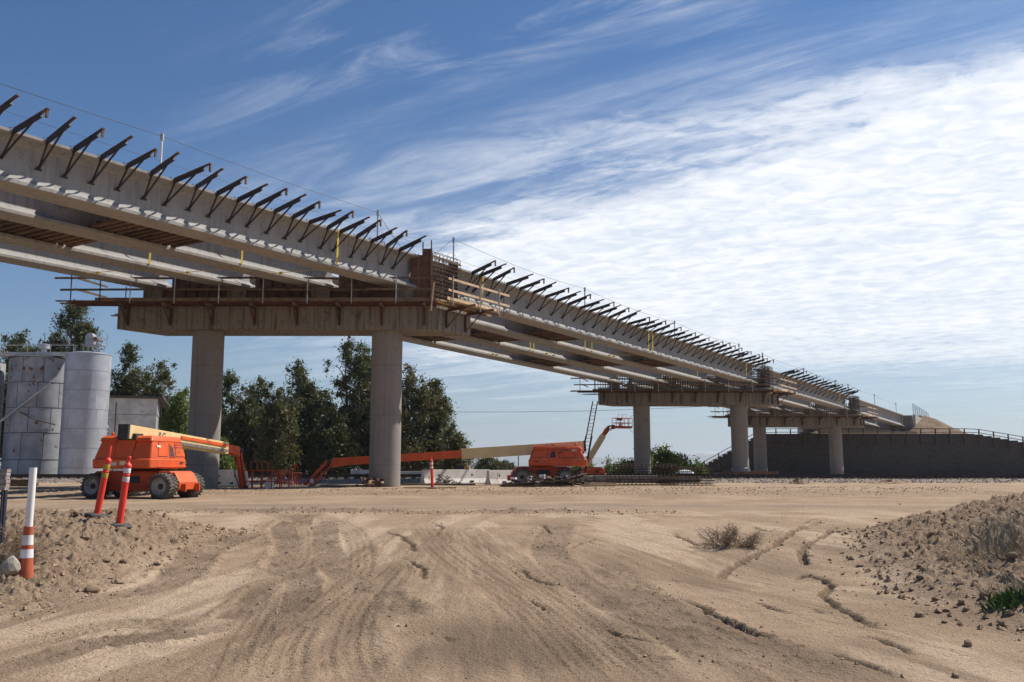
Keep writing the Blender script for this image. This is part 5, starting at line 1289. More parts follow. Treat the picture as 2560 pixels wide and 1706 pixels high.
    r_ = MB(); r_.add([(-2.5, -2.1, 7.05), (2.1, -2.1, 7.05), (2.5, 2.7, 6.6), (-2.5, 2.7, 6.6), (-2.5, -2.1, 7.16), (2.1, -2.1, 7.16), (2.5, 2.7, 6.71), (-2.5, 2.7, 6.71)], MB.BF); r_.build('roof', M['seam'], s)
    MB().tube([(-1.6, -1.78, 0), (-1.6, -1.78, 6.6)], .04, 6).build('conduit', M['seam'], s)
    MB().bb(-.9, .6, -1.74, -1.705, 5.95, 6.6).build('patch', M['genyellow'], s) if False else None
silos()

# ------------------------------------------------------------------ barriers, debris, small site things
KPROF = [(-.30, 0), (.30, 0), (.30, .08), (.16, .33), (.085, .82), (-.085, .82), (-.16, .33), (-.30, .08)]
def barrier(label, x, y, rz, L=3.0, z=None):
    t = thing('concrete_barrier', label, 'barrier', (x, y, hz(x, y) if z is None else z), rz, 'white concrete barriers')
    MB().prism(KPROF, (-L / 2, 0, 0), (L / 2, 0, 0), ((0, 1, 0), (0, 0, 1))).build('block', M['barrier'], t, bev=.015)
    for q in (-.28, .22): MB().box((L * q, -.125, .5), (.10, .03, .13)).build('lifting_slot', M['black'], t)
    for q in (-.2, .2): MB().box((L * q, -.26, .16), (.22, .1, .10)).build('fork_slot', M['black'], t)
    return t
p = at(1135, 1205, 52.2); barrier('long white concrete barrier left of the bare orange post gap, rust stained', p.x + .1, 52.6, R(37), 4.5)
p = at(1268, 1205, 52.0); barrier('short white concrete barrier half hidden by the side-on boom lift wheel', p.x + .2, 52.6, R(37), 3.2)
p = at(575, 1208, 47.5); barrier('graffiti-marked concrete barrier behind the left lift jib', p.x, 47.5, R(-38), 2.6)
p = at(905, 1195, 63.5); barrier('pale concrete barrier beyond the track left of the near column', p.x, 63.6, R(4), 1.6, .15)
p = at(1030, 1195, 64); barrier('pale low concrete barrier beyond the track right of the near column', p.x, 64.0, R(2), 3.4, .05)
p = at(1235, 1195, 66); barrier('grey low concrete barrier far behind the gap between white barriers', p.x, 66.0, R(2), 3.4, .0)
g = thing('generator', 'yellow and black portable generator standing behind the white barrier', 'generator', (at(1155, 1170, 54).x, 54.2, hz(-3, 54.2)))
MB().bb(-.42, .42, -.3, .3, .0, .72).build('stand', M['bracket'], g); MB().bb(-.30, .12, -.32, .32, .722, 1.04).build('engine_cover', M['black'], g, bev=.03); MB().bb(.121, .44, -.3, .3, .722, 1.02).build('tank', M['genyellow'], g, bev=.04)
MB().bb(-.62, -.31, -.2, .2, .722, .84).build('fuel_can', M['orange_d'], g, bev=.02)

def scrap_pile():
    rs = random.Random(4); a = at(1270, 1212, 47.3); b = at(1470, 1212, 47.3)
    t = thing('scrap_pile', 'heap of scrap boards and steel in front of the side-on boom lift', 'debris', ((a.x + b.x) / 2, 47.0, hz(1.5, 47.0))); o = Vector(t.location)
    for k in range(80):
        q = rs.random(); x = a.x + (b.x - a.x) * (rs.betavariate(2, 2)); y = 46.9 + rs.gauss(0, .38); h = .26 * math.exp(-((x - (a.x * .45 + b.x * .55)) / 1.7) ** 2) * rs.random()
        L = rs.uniform(.5, 2.2); az = rs.gauss(0, .5) if rs.random() < .8 else rs.uniform(0, 3.1); el = rs.gauss(0, .14)
        d = Vector((math.cos(az) * math.cos(el), math.sin(az) * math.cos(el), math.sin(el))) * L / 2; c = Vector((x, y, o.z + .05 + h + abs(d.z)))
        MB(o).bar(c - d, c + d, rs.choice([.05, .09, .14, .2]), rs.choice([.02, .04, .05, .09])).build('scrap_board', rs.choice([M['scrap'], M['scrap'], M['wood'], M['bracket'], M['rebar'], M['boards']]), t)
    for k in range(16):
        x = a.x + (b.x - a.x) * rs.random(); c = Vector((x, 46.7 + rs.gauss(0, .3), o.z + rs.uniform(.08, .5)))
        MB(o).box(c, (rs.uniform(.08, .3), rs.uniform(.08, .3), rs.uniform(.05, .22)), rs.uniform(0, 3)).build('scrap_block', rs.choice([M['scrap'], M['white'], M['newwood'], M['rebar']]), t)
    for k in range(8):
        x = a.x + (b.x - a.x) * rs.random(); MB(o).tube([(x, 46.8, o.z + .1), (x + .2, 46.5, o.z + .5 + .2 * rs.random()), (x + .6, 46.6, o.z + .4), (x + 1.0, 46.7, o.z + .1)], .015, 5).build('bent_bar', M['rebar'], t)
scrap_pile()
def lumber(label, x, y, L, n, rz, m, z=None, w=.14, h=.09):
    t = thing('timber_stack', label, 'lumber', (x, y, hz(x, y) if z is None else z), rz, 'timbers lying along the pad edge'); rs = random.Random(int(x * 100))
    for k in range(n):
        lay, col = k // 3, k % 3; MB().bar((-L / 2 + rs.uniform(-.15, .15), (col - 1) * w * 1.15, h / 2 + lay * h), (L / 2 + rs.uniform(-.15, .15), (col - 1) * w * 1.15 + rs.uniform(-.03, .03), h / 2 + lay * h), w, h - .006).build('timber', m, t)
def tX(px, Y, py=1213): return at(px, py, Y).x
lumber('brown timbers lying right of the scrap heap', tX(1500, 46.6), 46.6, 1.7, 4, R(2), M['newwood'])
lumber('long dark timbers lying in front of the white barrier', tX(1100, 48.5), 48.5, 3.6, 3, R(1), M['wood'])
lumber('low dark timbers lying under the scrap heap', tX(1330, 46.2), 46.2, 3.0, 3, R(-1), M['boards'])
lumber('pale boards lying left of the near column base', tX(840, 46.0), 46.0, 1.6, 3, R(-2), M['newwood'], None, .2, .05)
lumber('dark timber lying along the base of the near column', tX(900, 46.2), 45.6, 3.4, 2, R(1), M['wood'])
lumber('grey board lying flat on the bank by the single delineator', tX(1075, 42.5), 42.4, 2.2, 2, R(-3), M['boards'], None, .12, .04)
lumber('weathered timber blocks at the far left beside the ballast', tX(28, 46, 1205), 46.5, 1.6, 6, R(6), M['wood'], None, .2, .17)
lumber('thin cream board leaning flat on the pad right of the scrap heap', tX(1545, 48), 47.8, 1.0, 2, R(8), M['newwood'], None, .1, .04)
def rebar_heap(label, px, Y, w, n, m, seed):
    rs = random.Random(seed); c = at(px, 1212, Y); t = thing('steel_offcut_heap', label, 'scrap steel', (c.x, Y, hz(c.x, Y)), 0)
    for k in range(n):
        x = rs.gauss(0, w * .28); y = rs.gauss(0, .2); pts = []; a = rs.uniform(0, 6.28); L = rs.uniform(.3, .8); hh = max(.06, .42 * math.exp(-(x / (w * .35)) ** 2)) * rs.random()
        for q in range(5): pts.append((x + L * (q / 4 - .5) * math.cos(a), y + .3 * L * (q / 4 - .5) * math.sin(a), .03 + hh + .10 * math.sin(q * 1.3 + a) * (0 < q < 4)))
        pts = [(p_[0], p_[1], max(.02, p_[2])) for p_ in pts]
        MB().tube(pts, .016, 5).build('offcut_bar', m, t)
rebar_heap('tangle of light rusty wire bundles against the white barrier', 1115, 49.5, 1.5, 46, M['twig'], 1)
rebar_heap('small heap of short rebar ends at the near column base', 932, 44.9, .9, 46, M['rebar'], 2)
for k in range(16):
    rs = random.Random(k + 40); q = at(905 + 50 * rs.random(), 1212, 44.9)
def block_heap():
    rs = random.Random(21); c = at(930, 1212, 44.8); t = thing('wood_block_heap', 'heap of short wood block ends leaning on the near column', 'wood blocks', (c.x, 44.75, hz(c.x, 44.75)))
    for k in range(22): MB().box((rs.gauss(0, .3), rs.gauss(0, .12), .06 + rs.random() * .36), (rs.uniform(.06, .13), rs.uniform(.2, .4), rs.uniform(.06, .12)), rs.gauss(0, .4)).build('wood_block', rs.choice([M['wood'], M['newwood'], M['boards'], M['boards']]), t)
block_heap()
def lying_cages():
    defs = [('round rebar cage lying at the bottom left of the cage stack', 1600, 48.6, 3.6, .28, 0), ('round rebar cage lying at the bottom right of the cage stack', 1715, 48.9, 2.7, .26, 0), ('round rebar cage on top of the stack at left', 1612, 48.9, 3.4, .26, .56), ('round rebar cage on top of the stack at right', 1712, 49.1, 2.5, .22, .50)]
    for i, (lab, px, Y, L, rr, dz) in enumerate(defs):
        c = at(px, 1200, Y); rs = random.Random(i); t = thing('lying_rebar_cage', lab, 'rebar cage', (c.x, Y, hz(c.x, Y) + dz), R(rs.uniform(-2, 2)), 'rebar cages stacked on the pad')
        for k in range(10): a = 2 * math.pi * k / 10; MB().tube([(-L / 2 + rs.uniform(-.2, .1), rr * math.cos(a), rr + .02 + rr * math.sin(a)), (L / 2 + rs.uniform(-.1, .2), rr * math.cos(a), rr + .02 + rr * math.sin(a))], .020, 5).build('long_bar', M['rebar'], t)
        n = int(L / .22)
        for k in range(n + 1):
            x = -L / 2 + .1 + k * (L - .2) / n; MB().tube([(x, (rr + .02) * math.cos(a), rr + .02 + (rr + .02) * math.sin(a)) for a in np.linspace(0, 6.3, 13)], .014, 4).build('hoop', M['rebar'], t)
lying_cages()
# heaps beyond the track
def soil_heap(label, px0, px1, Y, h, m):
    a, b = at(px0, 1200, Y).x, at(px1, 1200, Y).x; w = (b - a) / 2; V = []; F = []; n, k = 36, 14
    V.append((0, 0, h)); rs = random.Random(px0)
    for r in range(1, k + 1):
        for i in range(n):
            an = 2 * math.pi * i / n; q = r / k; x, y = w * q * math.cos(an), min(w, 2.2) * q * math.sin(an)
            V.append((x, y, h * (1 - q) ** 1.1 * (1 + .25 * math.sin(3 * an)) + rs.uniform(-.05, .05) * (q < 1) - .1 * (q == 1)))
    F += [(0, 1 + i, 1 + (i + 1) % n) for i in range(n)]
    F += [(1 + (r - 1) * n + i, 1 + r * n + i, 1 + r * n + (i + 1) % n, 1 + (r - 1) * n + (i + 1) % n) for r in range(1, k) for i in range(n)]
    me = bpy.data.meshes.new('spoil_heap'); me.from_pydata(V, [], F); me.materials.append(m)
    o = link_obj('spoil_heap', me, None, ((a + b) / 2, Y, .03)); tag(o, label, 'soil heap')
soil_heap('small cone of grey spoil in front of the second bent columns', 1955, 2040, 54.3, .42, M['clod'])
soil_heap('long low grey spoil heap in front of the third bent column', 2130, 2330, 54.2, .34, M['clod'])
# ladder against the second cap
def ladder():
    A = at(1452, 1195, 80.3); B = at(1488, 1004, 81.9); A.z = 0.1; t = thing('extension_ladder', 'dark red extension ladder leaning up to the second bent platform', 'ladder', A); o = Vector(A)
    d = (B - A); s = Vector((.22, 0, 0)); m = M['jack']
    for q in (-1, 1): MB(o).bar(A + s * q, B + s * q, .05, .10).build('side_rail', m, t)
    for q in (-1, 1): MB(o).bar(A + s * q * 1.25 + Vector((0, -.1, 0)), A.lerp(B, .55) + s * q * 1.25 + Vector((0, -.1, 0)), .05, .10).build('outer_rail', m, t)
    n = int(d.length / .34)
    for k in range(1, n): p_ = A.lerp(B, k / n); MB(o).bar(p_ - s, p_ + s, .035, .035).build('rung', m, t)
ladder()
b2 = BENTS[2]; c2 = MB((b2['xl'] - .8, b2['Y'], 5)); pts = [(b2['xl'] - .78 - .42 * math.sin(a) ** 1.0, b2['Y'] - .3, 5.9 - 1.5 * a / math.pi + .25 * math.sin(2 * a)) for a in np.linspace(0, math.pi, 16)]
o = c2.tube(pts, .016, 5).build('loose_cable', M['cable']); o.location = (b2['xl'] - .8, b2['Y'], 5); tag(o, 'black cable loop hanging off the second bent left column', 'cable')
t = thing('portable_toilet', 'teal portable toilet with pale domed roof behind the rebar cages', 'toilet', (at(1712, 1190, 72).x, 72, -.6)); MB().bb(-.55, .55, -.55, .55, 0, 1.25).build('cabin', M['teal'], t, bev=.04); MB().loft([(1.252, -.62, .62, -.62, .62, .1), (1.36, -.6, .6, -.6, .6, .15), (1.5, -.4, .4, -.4, .4, .2), (1.56, -.15, .15, -.15, .15, .1)]).build('roof', M['pale_roof'], t, smooth=True, auto=50)

# ------------------------------------------------------------------ delineators, cone, pipe, fence post
def delineator(label, base, top, s=1.0, tape='refl', knob=True, bands=((.78, .86), (.90, .98))):
    """base: world point, lean given by the tip offset"""
    z = Vector((top[0], top[1], 1.0)).normalized(); t = thing('delineator_post', label, 'delineator', base, 0, 'orange delineator posts')
    rot = Vector((0, 0, 1)).rotation_difference(z).to_matrix().to_4x4()
    Mx = Matrix.Scale(s, 4) @ rot
    # octagonal rubber base
    MB(M=Matrix.Scale(s, 4) @ rot).lathe([(.20, .0), (.215, .012), (.20, .045), (.10, .06), (.0, .06)], 8).build('base', M['rubber'], t)
    MB(M=Mx).lathe([(.060, .055), (.056, .12), (.052, .70), (.051, .955)], 24).build('post', M['post_red'], t, smooth=True, auto=40)
    MB(M=Mx).lathe([(.052, .955), (.060, .96), (.060, .995), (.045, 1.01), (.020, 1.03)] + ([(.018, 1.07), (.034, 1.09), (.036, 1.115), (.025, 1.135), (0, 1.14)] if knob else [(.022, 1.05), (.024, 1.12), (.016, 1.22), (0.004, 1.24)]), 20).build('handle', M['post_red'], t, smooth=True, auto=50)
    for a, b in bands: MB(M=Mx).lathe([(.0535, a), (.0545, a + .004), (.0540, b - .004), (.0525, b)], 24).build('reflective_band', M[tape], t, smooth=True, auto=50)
    for a in (bands[0][0] - .012, (bands[0][1] + bands[1][0]) / 2): MB(M=Mx).lathe([(.052, a - .01), (.0565, a - .004), (.0565, a + .004), (.052, a + .01)], 24).build('ring', M['post_red'], t, smooth=True)
    return t
def gd(px, py): q = gp(px, py); q.z = hz(q.x, q.y); return q
q = gd(241, 1296); delineator('leaning orange delineator with yellow bands and long tip, left of the pair', q, (.135, 0.02), .90, 'refl_y', False, ((.68, .76), (.82, .91)))
q = gd(297, 1319); dl = delineator('leaning orange delineator with white bands and ball top, right of the pair', q, (.085, .02), .93, 'refl', True, ((.72, .80), (.86, .94)))
MB(M=Matrix.Identity(4)).box((0, 0, 0), (.01, .01, .01)) if False else None
q = gd(1079, 1228); q = Vector((at(1081, 1228, 40.8).x, 40.8, 0)); q.z = hz(q.x, q.y); delineator('lone orange delineator standing on the bank before the white barrier', q, (-.05, .0), 1.22, 'refl', True, ((.72, .80), (.86, .94)))
q = Vector((at(780, 1210, 46.5).x, 46.4, 0)); q.z = hz(q.x, q.y); t = thing('traffic_cone', 'tiny white-banded traffic cone near the tip of the long boom', 'cone', q)
MB().lathe([(.14, .02), (.03, .48), (.0, .48)], 18).build('body', M['orange_d'], t, smooth=True, auto=40); MB().bb(-.18, .18, -.18, .18, 0, .025).build('base', M['rubber'], t); MB().lathe([(.115, .14), (.06, .36)], 18).build('band', M['refl'], t, smooth=True)
q = gd(62, 1446); t = thing('traffic_cone', 'faded orange traffic cone with white bands sleeved on a pipe at left', 'cone', q)
ln = Matrix.Rotation(R(.4), 4, 'Y')
def cone_ring(h0, h1, r0, r1, m, nm): MB(M=ln).lathe([(r0, h0), (r1, h1)], 28).build(nm, m, t, smooth=True, auto=40)
rr = lambda h: .092 - .075 * h if h < .5 else .0545
H = [0, .235, .335, .385, .50, .60]; mm = ['cone', 'refl', 'cone', 'refl', 'cone']
for k in range(5): cone_ring(H[k], H[k + 1], rr(H[k]) + (.002 if k % 2 else 0), rr(H[k + 1]) + (.002 if k % 2 else 0), M[mm[k]], 'sleeve' if k % 2 == 0 else 'reflective_band')
t = thing('pipe_stake', 'tall white plastic pipe standing in the faded cone at left', 'pipe', q)
MB(M=ln).lathe([(.042, .0), (.042, 1.30), (.037, 1.30), (.037, 1.2)], 28).build('pipe', M['pvc'], t, smooth=True, auto=40)
def fence_post():
    q = gd(2, 1365); q.x = at(6, 1300, q.y).x; t = thing('sign_post', 'perforated dark steel post with silvered boards at the left picture edge', 'post', q)
    MB().bb(-.028, .028, -.028, .028, -.1, .74).build('post', M['bluepost'], t)
    mb = MB()
    for k in range(24): mb.lathe([(.006, -.0315), (.006, -.0285)], 8, (.0, 0, .02 + k * .03), 'y')
    mb.build('punched_holes', M['white'], t)
    for k in range(6): MB().box((-.08, -.02, .73 + k * .047), (.24 + .012 * ((k * 7) % 3), .10, .042), .02 * ((k * 5) % 3 - 1)).build('board', M['greywood'], t)
    MB().bb(-.40, -.26, -.03, .03, -.1, 1.0).build('rear_post', M['bluepost'], t)
fence_post()
# ------------------------------------------------------------------ trees and plants
def leaf_cloud(name, clumps, m, parent, seed, leaf=(.36, .115), per=150, droop=.5):
    """clumps: (x, y, z, r). Many small leaf faces spread through each clump."""
    rs = np.random.RandomState(seed); C = []; T = []
    for (x, y, z, r) in clumps:
        n = int(per * max(.25, r * r))
        d = rs.normal(0, 1, (n, 3)); d /= np.linalg.norm(d, axis=1)[:, None]
        rad = r * np.minimum(np.abs(rs.normal(0, .62, (n, 1))) + .05, 1.5)
        c = d * rad * np.array([1, 1, rs.uniform(.7, 1.25)]) + np.array([x, y, z]); c[:, 2] -= droop * r * .35 * (rad[:, 0] / r) ** 2
        C.append(c); T.append(np.clip(rs.normal(.25, .25, n) + .25 * rs.rand(), 0, 1))
    C = np.concatenate(C); T = np.concatenate(T); n = len(C)
    a = rs.normal(0, 1, (n, 3)); a[:, 2] -= droop; a /= np.linalg.norm(a, axis=1)[:, None]
    b = np.cross(a, rs.normal(0, 1, (n, 3))); b /= np.linalg.norm(b, axis=1)[:, None]
    s = (0.7 + .6 * rs.rand(n, 1)); a = a * leaf[0] * .5 * s; b = b * leaf[1] * .5 * s
    V = np.stack([C - a, C + b, C + a, C - b], 1).reshape(-1, 3).astype(np.float32)
    me = bpy.data.meshes.new(name); me.vertices.add(4 * n); me.vertices.foreach_set('co', V.ravel())
    me.loops.add(4 * n); me.loops.foreach_set('vertex_index', np.arange(4 * n, dtype=np.int32))
    me.polygons.add(n); me.polygons.foreach_set('loop_start', np.arange(0, 4 * n, 4, dtype=np.int32)); me.polygons.foreach_set('loop_total', np.full(n, 4, np.int32))
    ta = me.attributes.new('tint', 'FLOAT', 'POINT'); ta.data.foreach_set('value', np.repeat(T, 4).astype(np.float32))
    me.update(); me.materials.append(m)
    o = bpy.data.objects.new(name, me); COL.objects.link(o); o.parent = parent; return o
def tree(label, px, top, wpx, Y, seed, m='leaf', low=.06, dens=1.0, lean=0.0, cat='tree', name='eucalyptus_tree', group='eucalyptus trees behind the track', per=170):
    P = at(px, top, Y); Hh = P.z + .35; X = at(px, 1160, Y).x; Wd = 1.3 * wpx * Y / FPX
    z0 = hz(X, Y); t = thing(name, label, cat, (X, Y, z0), 0, group); rs = random.Random(seed)
    trunk = [(0, 0, -.3)]; x = y = 0
    for k in range(1, 8): x += rs.gauss(lean * .15, .12); y += rs.gauss(0, .12); trunk.append((x, y, Hh * .86 * k / 7))
    mb = MB(); r0 = .035 * Hh * .55 + .05; mb.tube(trunk, [r0 * (1 - .85 * k / 7) for k in range(8)], 8)
    clumps = []
    lead = [(0.0, 0.0, 1.0, .8)] + [(rs.choice((-1, 1)) * rs.uniform(.12, .24), rs.uniform(-.2, .2), rs.uniform(.66, .90), rs.uniform(.55, .75)) for _ in range(rs.randint(2, 3))]
    for li, (ox, oy, hf, wf) in enumerate(lead):
        hL = Hh * hf; wL = Wd * wf; nl = int(8 + hL * 1.15); ax, ay = ox * Wd, oy * Wd
        st = Vector(trunk[2]); top = Vector((x + ax, y + ay, hL * .92)); ctrl = Vector((ax * .9, ay * .9, hL * .5))
        if li: mb.tube([st, st.lerp(ctrl, .6), ctrl, top], [r0 * .5, r0 * .42, r0 * .3, r0 * .06], 6)
        for k in range(nl):
            f = (k + rs.random()) / nl; zz = hL * (low + .06 + (.93 - low) * f)
            base = Vector((ax * min(1, f * 1.5 + .2), ay * min(1, f * 1.5 + .2), zz))
            prof = (.55 + .45 * math.sin(math.pi * min(1, .1 + .9 * f))) * (1.0 if f < .7 else max(.36, 1.0 - 1.7 * (f - .7)))
            an = k * 2.4 + rs.uniform(-.7, .7); L = wL * .5 * prof * rs.uniform(.2, 1.0)
            tip = base + Vector((math.cos(an) * L, math.sin(an) * L * .9, L * rs.uniform(-.1, .5)))
            mb.tube([base - Vector((0, 0, L * .5)), base.lerp(tip, .5) + Vector((rs.gauss(0, .12), rs.gauss(0, .12), 0)), tip], [r0 * .22, r0 * .13, r0 * .04], 5)
            cr = rs.uniform(.55, 1.1) * (.58 + .085 * Wd) * (1.12 - .25 * f)
            clumps.append((tip.x, tip.y, tip.z, cr))
            for q in range(rs.randint(1, 3)):
                e = base.lerp(tip, rs.uniform(.2, 1.05)); clumps.append((e.x + rs.gauss(0, cr * .55), e.y + rs.gauss(0, cr * .55), e.z + rs.gauss(0, cr * .6), cr * rs.uniform(.55, .95)))
        for k in range(3): clumps.append((top.x + rs.gauss(0, .3), top.y + rs.gauss(0, .3), hL - .6 - k * .45, .7 + .12 * k))
    mb.build('trunk', M['bark'], t, smooth=True)
    leaf_cloud('crown', clumps, M[m], t, seed, per=int(per * dens))
    return t
TREES = [
    ('tall eucalyptus rising behind the wide silo', 160, 768, 165, 96, 1, 'leaf', .1, 1), ('eucalyptus crown showing over the silo at the left edge', 20, 848, 150, 100, 2, 'leaf', .1, 1),
    ('slim eucalyptus just right of the narrow silo', 303, 872, 80, 98, 3, 'leaf', .1, 1), ('rounded eucalyptus above the white shed', 345, 930, 105, 97, 4, 'leaf_y', .05, 1),
    ('eucalyptus with pointed top left of the far column', 398, 917, 85, 94, 5, 'leaf', .05, 1), ('low green tree left of the far column', 450, 985, 80, 90, 6, 'leaf_g', .02, 1),
    ('eucalyptus just right of the far column', 570, 938, 95, 100, 7, 'leaf', .03, 1), ('eucalyptus with a rounded top, second right of the far column', 640, 956, 95, 98, 8, 'leaf', .02, 1.1),
    ('yellowish eucalyptus in front of the dark group', 690, 990, 90, 90, 9, 'leaf_y', .02, 1), ('broad eucalyptus with a double crown in the group', 742, 922, 125, 99, 10, 'leaf', .02, 1.1),
    ('dark eucalyptus filling the gap beside the tallest tree', 800, 985, 90, 101, 11, 'leaf', .01, 1.1), ('tallest eucalyptus, left of the near column', 866, 858, 125, 97, 12, 'leaf', .05, 1),
    ('eucalyptus partly hidden behind the near column', 915, 888, 85, 99, 13, 'leaf', .04, 1), ('large eucalyptus right of the near column', 1020, 930, 125, 96, 14, 'leaf_y', .02, 1.1),
    ('eucalyptus at the right shoulder of the large one', 1075, 962, 90, 98, 15, 'leaf', .02, 1), ('small young eucalyptus at the right end of the group', 1132, 1080, 75, 92, 16, 'leaf_y', .03, 1),
    ('green shrub-like tree below the left lift jib', 553, 1135, 60, 74, 17, 'leaf_g', .01, 1), ('dark low eucalyptus behind the lift baskets', 610, 1010, 100, 93, 24, 'leaf', .01, 1.2), ('dark low eucalyptus left of the tallest tree', 835, 1040, 95, 93, 25, 'leaf', .01, 1.2),
    ('dark low eucalyptus behind the shed', 500, 1000, 110, 97, 26, 'leaf', .01, 1.1), ('dark eucalyptus behind the basket pair', 715, 1030, 110, 95, 27, 'leaf', .01, 1.1)]
for L in TREES: tree(L[0], L[1], L[2], L[3], L[4], L[5], L[6], L[7], L[8])
tree('distant grey-green tree between the two white barriers', 1225, 1150, 62, 150, 18, 'leaf', .02, 1, name='round_tree', group=None, per=230)
tree('second distant grey-green tree beside the side-on lift', 1262, 1163, 36, 160, 28, 'leaf', .02, 1, name='round_tree', group=None, per=230)
tree('bright green leafy tree left of the second bent column', 1598, 1138, 70, 93, 19, 'leaf_g', .01, 1.1, name='leafy_tree', group=None)
tree('bright green leafy tree right of the second bent left column', 1648, 1120, 85, 95, 20, 'leaf_g', .01, 1.1, name='leafy_tree', group=None)
tree('sparse green sapling beside the retaining wall end', 1700, 1150, 40, 97, 21, 'leaf_g', .1, .5, name='sapling', group=None)
tree('small dark round shrub at the foot of the stepped wall', 1741, 1172, 34, 118, 22, 'leaf_g', .0, 1.2, cat='shrub', name='shrub', group=None)
tree('low green shrub behind the small distant lift', 1545, 1180, 70, 118, 23, 'leaf_g', .0, 1, cat='shrub', name='shrub', group=None)
tree('low green shrub right of the side-on lift', 1450, 1178, 60, 120, 29, 'leaf_g', .0, 1, cat='shrub', name='shrub', group=None)

def dry_bush(name, label, px, py, w, h, n, m, seed, curl=.5, r=.004):
    q = gp(px, py); t = thing(name, label, 'bush', (q.x, q.y, hz(q.x, q.y) - .02), 0); rs = random.Random(seed)
    def grow(p, d, L, rad, depth, mb):
        pts = [p]; k = 4
        for i in range(k): d = (d + Vector((rs.gauss(0, curl * .4), rs.gauss(0, curl * .4), rs.gauss(-.03, curl * .3)))).normalized(); p = p + d * L / k; p.z = max(p.z, .01); pts.append(p)
        mb.tube(pts, [rad * (1 - .5 * i / k) for i in range(k + 1)], 3, cap=False)
        if depth:
            for i in range(1, k + 1):
                for _ in range(2): grow(pts[i], (d + Vector((rs.gauss(0, .8), rs.gauss(0, .8), rs.gauss(.1, .6)))).normalized(), L * .55, rad * .6, depth - 1, mb)
    mb = MB()
    for k in range(n):
        a = rs.uniform(0, 6.28); e = rs.uniform(.15, 1.2); s = Vector((rs.gauss(0, w * .22), rs.gauss(0, w * .15), .0))
        grow(s, Vector((math.cos(a) * math.cos(e) * (w / h) * .6, math.sin(a) * math.cos(e) * .6, math.sin(e))).normalized(), h * .8, r, 2, mb)
    mb.build('twigs', m, t); return t
dry_bush('tumbleweed', 'dry brown tumbleweed lying on the bare sand at right of centre', 1830, 1368, .70, .34, 36, M['twig'], 1, .6, .0045)
dry_bush('dry_brush', 'dry brown brush behind the faded traffic cone', 22, 1405, .62, .42, 26, M['twig'], 2, .6, .004)
def grass(name, label, px, py, w, h, n, m, seed, leafy=False):
    q = gp(px, py); t = thing(name, label, 'weeds', (q.x, q.y, hz(q.x, q.y) - .02), 0); rs = random.Random(seed); mb = MB()
    for k in range(n):
        x, y = rs.gauss(0, w * .35), rs.gauss(0, w * .3); z = hz(q.x + x, q.y + y) - hz(q.x, q.y); d = Vector((rs.gauss(0, .45), rs.gauss(0, .45), 1)).normalized(); L = h * rs.uniform(.4, 1); sd = Vector((rs.gauss(0, 1), rs.gauss(0, 1), 0)).normalized() * (.016 if leafy else .0016)
        p = Vector((x, y, z)); m_ = p + d * L * .6; e = m_ + (d + Vector((rs.gauss(0, .4), rs.gauss(0, .4), -.3))).normalized() * L * .4
        mb.add([p - sd * .6, p + sd * .6, m_ + sd, e, m_ - sd], [(0, 1, 2, 3, 4)])
    tag(mb.build('blades', m, t), kind='stuff')
def plain_leaf(nm, a, b): return pmat(nm, a, b, .6, 0, 8)
M['weed'] = plain_leaf('green weed', (0.10, 0.17, 0.035), (0.05, 0.09, 0.02)); M['straw'] = plain_leaf('grey straw', (0.30, 0.26, 0.18), (0.20, 0.17, 0.11))
grass('green_weed', 'bright green leafy weed at the right picture edge', 2532, 1512, .30, .15, 260, M['weed'], 1, True)
grass('dry_grass_tuft', 'yellow-green dry weed above the leafy weed at the right edge', 2550, 1490, .5, .30, 320, M['straw'], 2)
grass('dry_grass_tuft', 'grey dry grass tuft high on the right berm edge', 2545, 1385, 1.0, .50, 900, M['straw'], 3)
grass('dry_grass_tuft', 'sparse grey dry grass on the crest of the right berm', 2490, 1330, .9, .30, 500, M['straw'], 4)
grass('grass_tuft', 'small green grass tuft at the foot of the faded cone', 84, 1456, .2, .12, 90, M['weed'], 5)

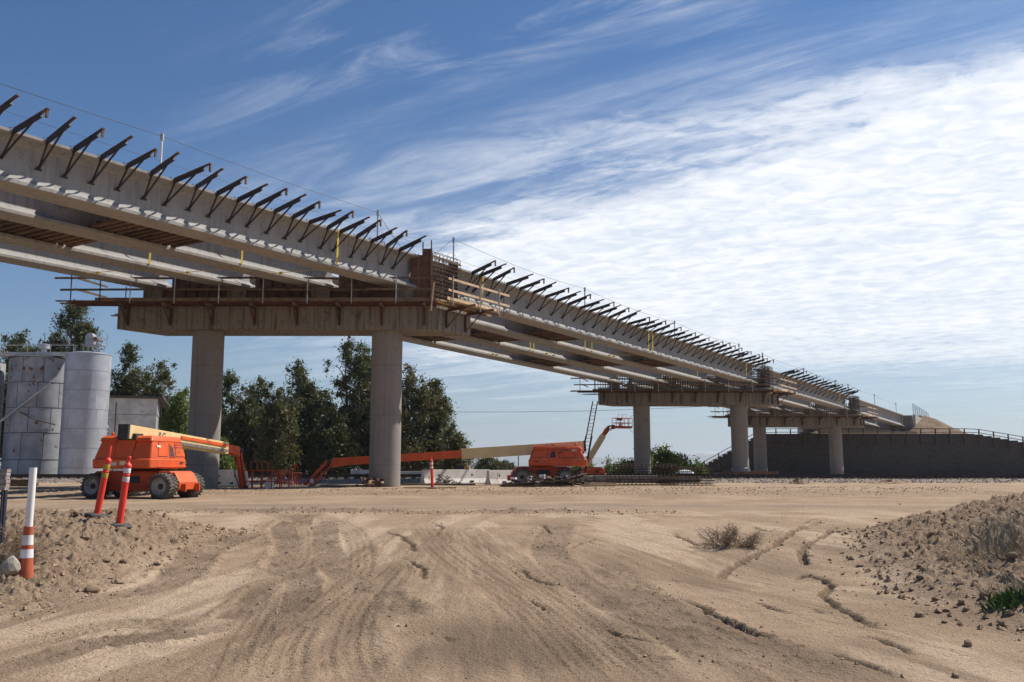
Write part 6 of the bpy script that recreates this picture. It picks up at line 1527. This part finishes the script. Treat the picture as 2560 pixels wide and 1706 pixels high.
# ------------------------------------------------------------------ far things: poles, wires, mountains, haze
def poles():
    for i, (px, Y, H, lab) in enumerate(((1296, 260, 5.2, 'thin far utility pole seen above the side-on lift chassis'), (1457, 230, 5.6, 'dark far utility pole beside the distant lift'))):
        x = at(px, 1160, Y).x; t = thing('utility_pole', lab, 'pole', (x, Y, hz(x, Y)), 0, 'far utility poles'); MB().tube([(0, 0, 0), (0, 0, H)], .14, 8).build('mast', M['tie'], t); MB().bar((-.9, 0, H - .5), (.9, 0, H - .5), .1, .12).build('crossarm', M['tie'], t)
    A, B = at(1000, 1028, 170), at(1900, 1008, 175); o = MB(A).tube([A.lerp(B, k / 24) - Vector((0, 0, 3.0 * (k / 24) * (1 - k / 24))) for k in range(25)], .035, 4).build('power_line', M['cable']); o.location = A; tag(o, 'thin power line crossing the sky behind the second bent', 'power line')
    x = at(1717, 1160, 128).x; t = thing('leaning_stake', 'thin leaning timber stake at the foot of the stepped wall', 'stake', (x, 128, -.1)); MB().bar((.05, 0, 0), (-.25, 0, 3.2), .22, .2).build('stake', M['guard'], t)
poles()
def mountains():
    n, k = 420, 16; xs = np.linspace(-9000, 11000, n); V = []; F = []
    for j in range(k):
        v = j / (k - 1)
        for i, x in enumerate(xs):
            y = 9000 + 2600 * v + 500 * float(fbm(np.array(x / 1500), np.array(2.0), 5, 2))
            prof = math.sin(min(1.0, v * 1.25) * math.pi / 2) if v < .8 else math.cos((v - .8) / .2 * math.pi / 2)
            env = 120 + 70 * math.exp(-((x + 100) / 1500) ** 2) + 75 * math.exp(-((x - 2700) / 1400) ** 2) - 40 * math.exp(-((x - 1250) / 500) ** 2)
            nz = float(fbm(np.array(x / 420 + v * 1.3), np.array(v * 2.6), 9, 5, .55))
            V.append((x, y, max(-30, prof * env * (1 + .75 * nz) - 20 * (v < .02))))
    F = [(j * n + i, j * n + i + 1, (j + 1) * n + i + 1, (j + 1) * n + i) for j in range(k - 1) for i in range(n - 1)]
    me = bpy.data.meshes.new('mountains'); me.from_pydata(V, [], F); me.materials.append(M['hill']); me.polygons.foreach_set('use_smooth', [True] * len(F))
    o = bpy.data.objects.new('mountains', me); COL.objects.link(o); tag(o, 'pale blue snow-dusted mountain range on the horizon', 'mountains', kind='structure')
mountains()
def haze():
    m = bpy.data.materials.new('haze air'); m.use_nodes = True; nt = m.node_tree; nt.nodes.clear(); t = NT(nt)
    pv = t.n('ShaderNodeVolumePrincipled'); pv.inputs['Color'].default_value = (0.80, 0.88, 0.98, 1); pv.inputs['Density'].default_value = HAZE; pv.inputs['Anisotropy'].default_value = 0.2
    t.link(pv.outputs[0], t.n('ShaderNodeOutputMaterial').inputs['Volume'])
    o = MB().bb(-16000, 16000, -4500, 16000, -40, 330).build('haze', m); tag(o, 'thin blue haze lying over the plain', 'haze', kind='stuff')
HAZE = 1.15e-4
haze()
SC.cycles.volume_bounces = 0
